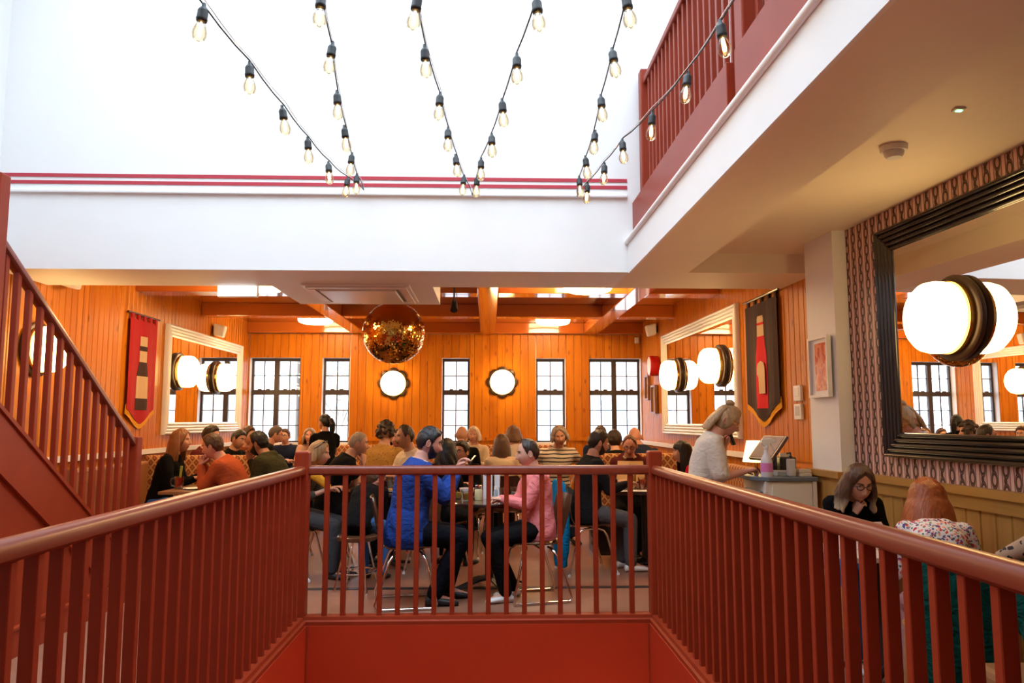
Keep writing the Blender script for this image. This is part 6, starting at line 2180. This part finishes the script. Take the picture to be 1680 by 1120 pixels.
MB().lathe([(0.0, 0.0005), (0.05, 0.0005), (0.075, 0.010), (0.073, 0.012), (0.048, 0.004), (0.0, 0.004)], 24, Matrix.Translation((x, y, TH_))).build('rim', M['black'], ds, smooth=True)
x, y = on_table(766, 814)
bx2 = thing('snack_basket', 'white paper lined basket on the round table', 'basket', (x, y, TH_))
MB().lathe([(0.0, 0.001), (0.05, 0.001), (0.07, 0.075), (0.066, 0.075), (0.046, 0.006), (0.0, 0.006)], 18, Matrix.Translation((x, y, TH_))).build('liner', plain('printed_paper', (0.72, 0.62, 0.58), 0.7, var=0.25, scale=30), bx2, smooth=True)
# upright menu holder
x, y = on_table(800, 818)
mn = thing('menu', 'tall white menu card standing on the round table', 'menu', (x, y, TH_))
for i, (dx, rz) in enumerate(((0.0, 0.12), (0.085, -0.25))):
    Mx = Matrix.Translation((x + dx, y + 0.02 * i, TH_ + 0.001)) @ Matrix.Rotation(rz, 4, 'Z')
    w_ = 0.085 if i == 0 else 0.05
    MB().box(-w_ / 2, w_ / 2, -0.002, 0.002, 0.0, 0.245, Mx).build('card', plain('menu_card%d' % i, (0.76, 0.77, 0.80), 0.5, var=0.02), mn)
    MB().tube([Mx @ Vector((-w_ / 2, 0, 0)), Mx @ Vector((-w_ / 2, 0, 0.248)), Mx @ Vector((w_ / 2, 0, 0.248)), Mx @ Vector((w_ / 2, 0, 0))], 0.0035, 6).build('holder', M['chrome'], mn, smooth=True)
    if i == 0:
        MB().box(-0.03, 0.012, -0.0028, -0.0021, 0.200, 0.209, Mx).build('print', plain('menu_print', (0.30, 0.30, 0.33), 0.6), mn)
# salt shaker
x, y = on_table(813, 822)
ss = thing('condiment_bottle', 'slim clear condiment bottle beside the standing menu', 'bottle', (x, y, TH_))
MB().lathe([(0.0, 0.001), (0.018, 0.001), (0.018, 0.08), (0.012, 0.10), (0.0, 0.10)], 14, Matrix.Translation((x, y, TH_))).build('bottle', plain('grey_blue_glass', (0.35, 0.42, 0.45), 0.1), ss, smooth=True)
MB().lathe([(0.0, 0.10), (0.013, 0.10), (0.013, 0.125), (0.0, 0.127)], 14, Matrix.Translation((x, y, TH_))).build('cap', M['plastic_white'], ss, smooth=True)
# left table: tomato drink in a handled jar with celery and straw
x, y = -3.11, 7.90
jd = thing('cocktail', 'red tomato cocktail in a handled jar with celery and a straw', 'drink', (x, y, TH_))
T = Matrix.Translation((x, y, TH_ + 0.001))
MB().lathe([(0.0, 0.0), (0.042, 0.0), (0.045, 0.13), (0.042, 0.13), (0.039, 0.008), (0.0, 0.008)], 20, T).build('jar', M['clearglass'], jd, smooth=True)
MB().lathe([(0.0, 0.009), (0.038, 0.009), (0.041, 0.115), (0.0, 0.115)], 20, T).build('drink', TOMATO, jd, smooth=True)
MB().tube([(x - 0.043, y, TH_ + 0.11), (x - 0.075, y, TH_ + 0.105), (x - 0.085, y, TH_ + 0.07), (x - 0.07, y, TH_ + 0.035), (x - 0.043, y, TH_ + 0.03)], 0.007, 8).build('handle', M['clearglass'], jd, smooth=True)
MB().tube([(x, y, TH_ + 0.02), (x + 0.02, y, TH_ + 0.23)], [0.010, 0.014], 8).build('celery', plain('celery_green', (0.30, 0.36, 0.05), 0.5), jd, smooth=True)
MB().tube([(x + 0.01, y + 0.01, TH_ + 0.02), (x + 0.05, y + 0.01, TH_ + 0.26)], 0.004, 6).build('straw', M['black'], jd)
x, y = -2.93, 8.22
glass_tumbler('tall glass between the long-haired woman and the man in orange', x, y, TH_, 0.035, 0.15, plain('pink_drink', (0.5, 0.25, 0.2), 0.1), 0.8)
x, y = -2.95, 7.74
dsh = thing('side_plate', 'white oval plate near the handled jar', 'plate', (x, y + 0.1, TH_))
MB().lathe([(0.0, 0.0005), (0.06, 0.0005), (0.10, 0.014), (0.098, 0.016), (0.058, 0.004), (0.0, 0.004)], 24, Matrix.Translation((x, y + 0.12, TH_))).build('rim', M['plastic_white'], dsh, smooth=True)
# glasses and plates on the middle and far tables
rg = random.Random(11)
spots = [(-1.12, 7.50, 'on the table of the blonde woman with sunglasses'), (-0.99, 7.86, 'beside the grey cropped man'), (-1.05, 9.5, 'in front of the diner in mustard'), (-0.70, 10.52, 'beside the bald man'), (-0.18, 9.42, 'in front of the very long-haired woman'), (0.28, 9.45, 'beside the diner in the pale top'), (-2.72, 11.28, 'below the corner window'), (-2.9, 9.5, 'on the left booth table'), (1.35, 10.12, 'in the booth under the double window')]
for i, (x, y, w_) in enumerate(spots):
    glass_tumbler('tumbler with drink ' + w_, x, y, TH_, 0.034, 0.12, [AMB, WATER, GOLD][i % 3], 0.7)
    pl = thing('dinner_plate', 'white plate ' + w_, 'plate', (x + 0.17, y + 0.04, TH_))
    T = Matrix.Translation((x + 0.17, y + 0.04, TH_))
    MB().lathe([(0.0, 0.0005), (0.07, 0.0005), (0.115, 0.014), (0.113, 0.017), (0.068, 0.004), (0.0, 0.004)], 28, T).build('rim', M['plastic_white'], pl, smooth=True)
    fd = MB()
    for q in range(7):
        fd.ball((x + 0.17 + rg.uniform(-0.05, 0.05), y + 0.04 + rg.uniform(-0.05, 0.05), TH_ + 0.018), (rg.uniform(0.015, 0.03), rg.uniform(0.015, 0.025), 0.014), 8, 5)
    fd.build('food', plain('fried_food%d' % i, (0.42, 0.22, 0.06), 0.6, var=0.5, scale=40), pl, smooth='all')
# right table: beer, red drink, menu in the hands of the man in maroon, white table mat
x, y = on_table(1038, 803); glass_tumbler('tall glass of amber beer by the newel post', x, y, TH_, 0.036, 0.15, AMB, 0.9)
x, y = on_table(1053, 803)
rd = glass_tumbler('short glass of bright red drink beside the beer', x, y, TH_, 0.038, 0.12, TOMATO, 0.85)
x, y = 1.45, 7.88
rb_ = thing('burger_plate', 'red and white lined snack tray before the bearded man in black', 'plate', (x, y, TH_))
MB().lathe([(0.0, 0.0005), (0.06, 0.0005), (0.09, 0.04), (0.086, 0.04), (0.056, 0.006), (0.0, 0.006)], 20, Matrix.Translation((x, y + 0.1, TH_))).build('tray', M['plastic_white'], rb_, smooth=True)
bb_ = MB()
for q in range(6):
    bb_.ball((x + 0.03 * math.cos(q), y + 0.1 + 0.03 * math.sin(q), TH_ + 0.035), 0.022, 8, 6)
bb_.build('food', plain('red_garnish', (0.45, 0.03, 0.02), 0.5, var=0.3), rb_, smooth='all')
im = C['m26']
hmid = (im['hand'][1] + im['hand'][-1]) / 2 + im['fw'] * 0.06
mc = thing('menu', 'tan menu card held by the man in the maroon jacket', 'menu', tuple(hmid))
for sd_ in (-1, 1):
    Mx = Matrix.Translation(hmid + Vector((0, 0, 0.02))) @ Matrix.Rotation(R(180 - im['face'] + sd_ * 12), 4, 'Z') @ Matrix.Rotation(R(-25), 4, 'X') @ Matrix.Translation((sd_ * 0.078, 0, 0.06))
    MB().box(-0.076, 0.076, -0.002, 0.002, -0.10, 0.13, Mx).build('leaf', plain('tan_menu_leaf%d' % sd_, (0.58, 0.36, 0.16), 0.6, var=0.08), mc)
box_obj('table_mat', M['plastic_white'], None, 1.30, 1.78, 7.453, 7.62, TH_ + 0.0005, TH_ + 0.004)
tag(bpy.data.objects['table_mat'], 'white paper mat at the edge of the table in front of the man in maroon', 'mat')
# open menu on the pale table by the papered wall
om = thing('menu', 'open pink-backed menu standing between the two women by the wall', 'menu', (2.12, 4.38, 0.70))
for sd_ in (-1, 1):
    Mx = Matrix.Translation((2.18, 4.36, 0.70)) @ Matrix.Rotation(R(sd_ * 14), 4, 'Z') @ Matrix.Rotation(R(-40), 4, 'X') @ Matrix.Translation((sd_ * 0.09, 0, 0.09))
    MB().box(-0.088, 0.088, -0.002, 0.002, -0.088, 0.088, Mx).build('leaf', plain('pink_menu_leaf%d' % sd_, (0.68, 0.48, 0.46), 0.6, var=0.05), om)

# ================================================================== coats
def coat(name, label, pts_boxes, mat, vox=0.014, waves=0.012, cat='coat', extra=None):
    b = MB()
    for rings in pts_boxes:
        b.rings(rings)
    if extra: extra(b)
    V, Fc = remesh(b, vox, 3)
    Vn = V - V.mean(0)
    w = waves * np.sin(Vn[:, 0] * 30 + 1.5 * np.sin(Vn[:, 2] * 8)) * np.sin(Vn[:, 1] * 26 + 1.3 * np.sin(Vn[:, 2] * 9)) * np.clip(0.4 - Vn[:, 2], 0, 1)
    V = V + np.stack([w, w, 0 * w], -1)
    me = bpy.data.meshes.new(name)
    base = Vector((V[:, 0].mean(), V[:, 1].mean(), V[:, 2].min()))
    me.from_pydata([tuple(Vector(v) - base) for v in V], [], Fc)
    me.materials.append(mat)
    me.polygons.foreach_set('use_smooth', [True] * len(me.polygons))
    o = bpy.data.objects.new(name, me)
    o.location = base
    link(o)
    tag(o, label, cat)
    return o
def drape(c, fw, rt, zt, rows):
    # closed rings round a chair back: rows of (z, half width, near offset, far offset)
    rs = []
    for z, hw, a, b_ in rows:
        ring = []
        for q in range(16):
            t = 2 * math.pi * q / 16
            ring.append(c + rt * (hw * math.cos(t)) + fw * ((a + b_) / 2 + (b_ - a) / 2 * math.sin(t)) + Vector((0, 0, z)))
        rs.append(ring)
    return rs
c24 = C['m24']
cb_ = c24['base']
coat('coat', 'bright blue coat hung over the back of the chair of the bearded man in black', [drape(Vector((cb_.x, cb_.y, 0)), c24['fw'], c24['rt'], 0.86, [(0.06, 0.10, -0.30, -0.20), (0.2, 0.15, -0.32, -0.19), (0.4, 0.19, -0.33, -0.19), (0.62, 0.205, -0.32, -0.19), (0.78, 0.20, -0.315, -0.21), (0.845, 0.18, -0.31, -0.24), (0.87, 0.13, -0.30, -0.26)])], cloth('cyan_nylon', (0.006, 0.22, 0.52), bump=0.5))
cr_ = C['red']
cbr = cr_['base']
coat('coat', 'dark green knitted coat hung over the back of the copper-haired woman\'s chair', [drape(Vector((cbr.x, cbr.y, 0)), cr_['fw'], cr_['rt'], 0.9, [(0.26, 0.16, -0.31, -0.24), (0.40, 0.19, -0.32, -0.22), (0.58, 0.20, -0.31, -0.20), (0.70, 0.195, -0.30, -0.19), (0.78, 0.17, -0.28, -0.19), (0.81, 0.11, -0.26, -0.21)])], cloth('bottle_green_knit', (0.004, 0.060, 0.045), bump=0.6, scale=40))
def pile(b):
    for (x, y, z, r) in ((2.22, 3.04, 0.71, 0.19), (2.30, 2.86, 0.74, 0.19), (2.20, 2.93, 0.59, 0.17), (2.32, 3.00, 0.59, 0.17)):
        b.ball((x, y, z), (r * 0.75, r, r * 0.95), 14, 10)
nb = bench('low tan bench along the panelled wall holding coats', 2.00, 2.62, 2.5, 3.22, 'x1', 0.80, 'bench')
coat('coat', 'heap of dark green coats lying on the bench by the panelled wall', [], cloth('bottle_green_knit', (0.006, 0.10, 0.07)), extra=pile, waves=0.02)
LEOP = florals('leopard_scarf', (0.42, 0.26, 0.16), [((0.02, 0.012, 0.01), 0.34, 1.0)], 34)
def scarf(b):
    b.tube([(2.11, 3.16, 0.86), (2.20, 3.06, 0.935), (2.27, 2.94, 0.96), (2.33, 2.82, 0.95), (2.35, 2.66, 0.86)], [0.03, 0.05, 0.055, 0.05, 0.03], 10)
coat('scarf', 'leopard print scarf lying on top of the green coats', [], LEOP, vox=0.012, extra=scarf, cat='scarf', waves=0.0)
def bag(b):
    b.rings([[(1.78, 2.30, 0.0), (2.02, 2.30, 0.0), (2.02, 2.42, 0.0), (1.78, 2.42, 0.0)], [(1.74, 2.27, 0.35), (2.06, 2.27, 0.35), (2.06, 2.45, 0.35), (1.74, 2.45, 0.35)], [(1.80, 2.31, 0.80), (2.0, 2.31, 0.80), (2.0, 2.41, 0.80), (1.80, 2.41, 0.80)]])
    b.tube([(1.82, 2.36, 0.78), (1.84, 2.36, 0.98), (1.96, 2.36, 0.98), (1.98, 2.36, 0.78)], 0.018, 8)
coat('bag', 'tall olive yellow tote bag standing by the balustrade', [], cloth('olive_yellow_canvas', (0.26, 0.20, 0.03)), extra=bag, cat='bag')
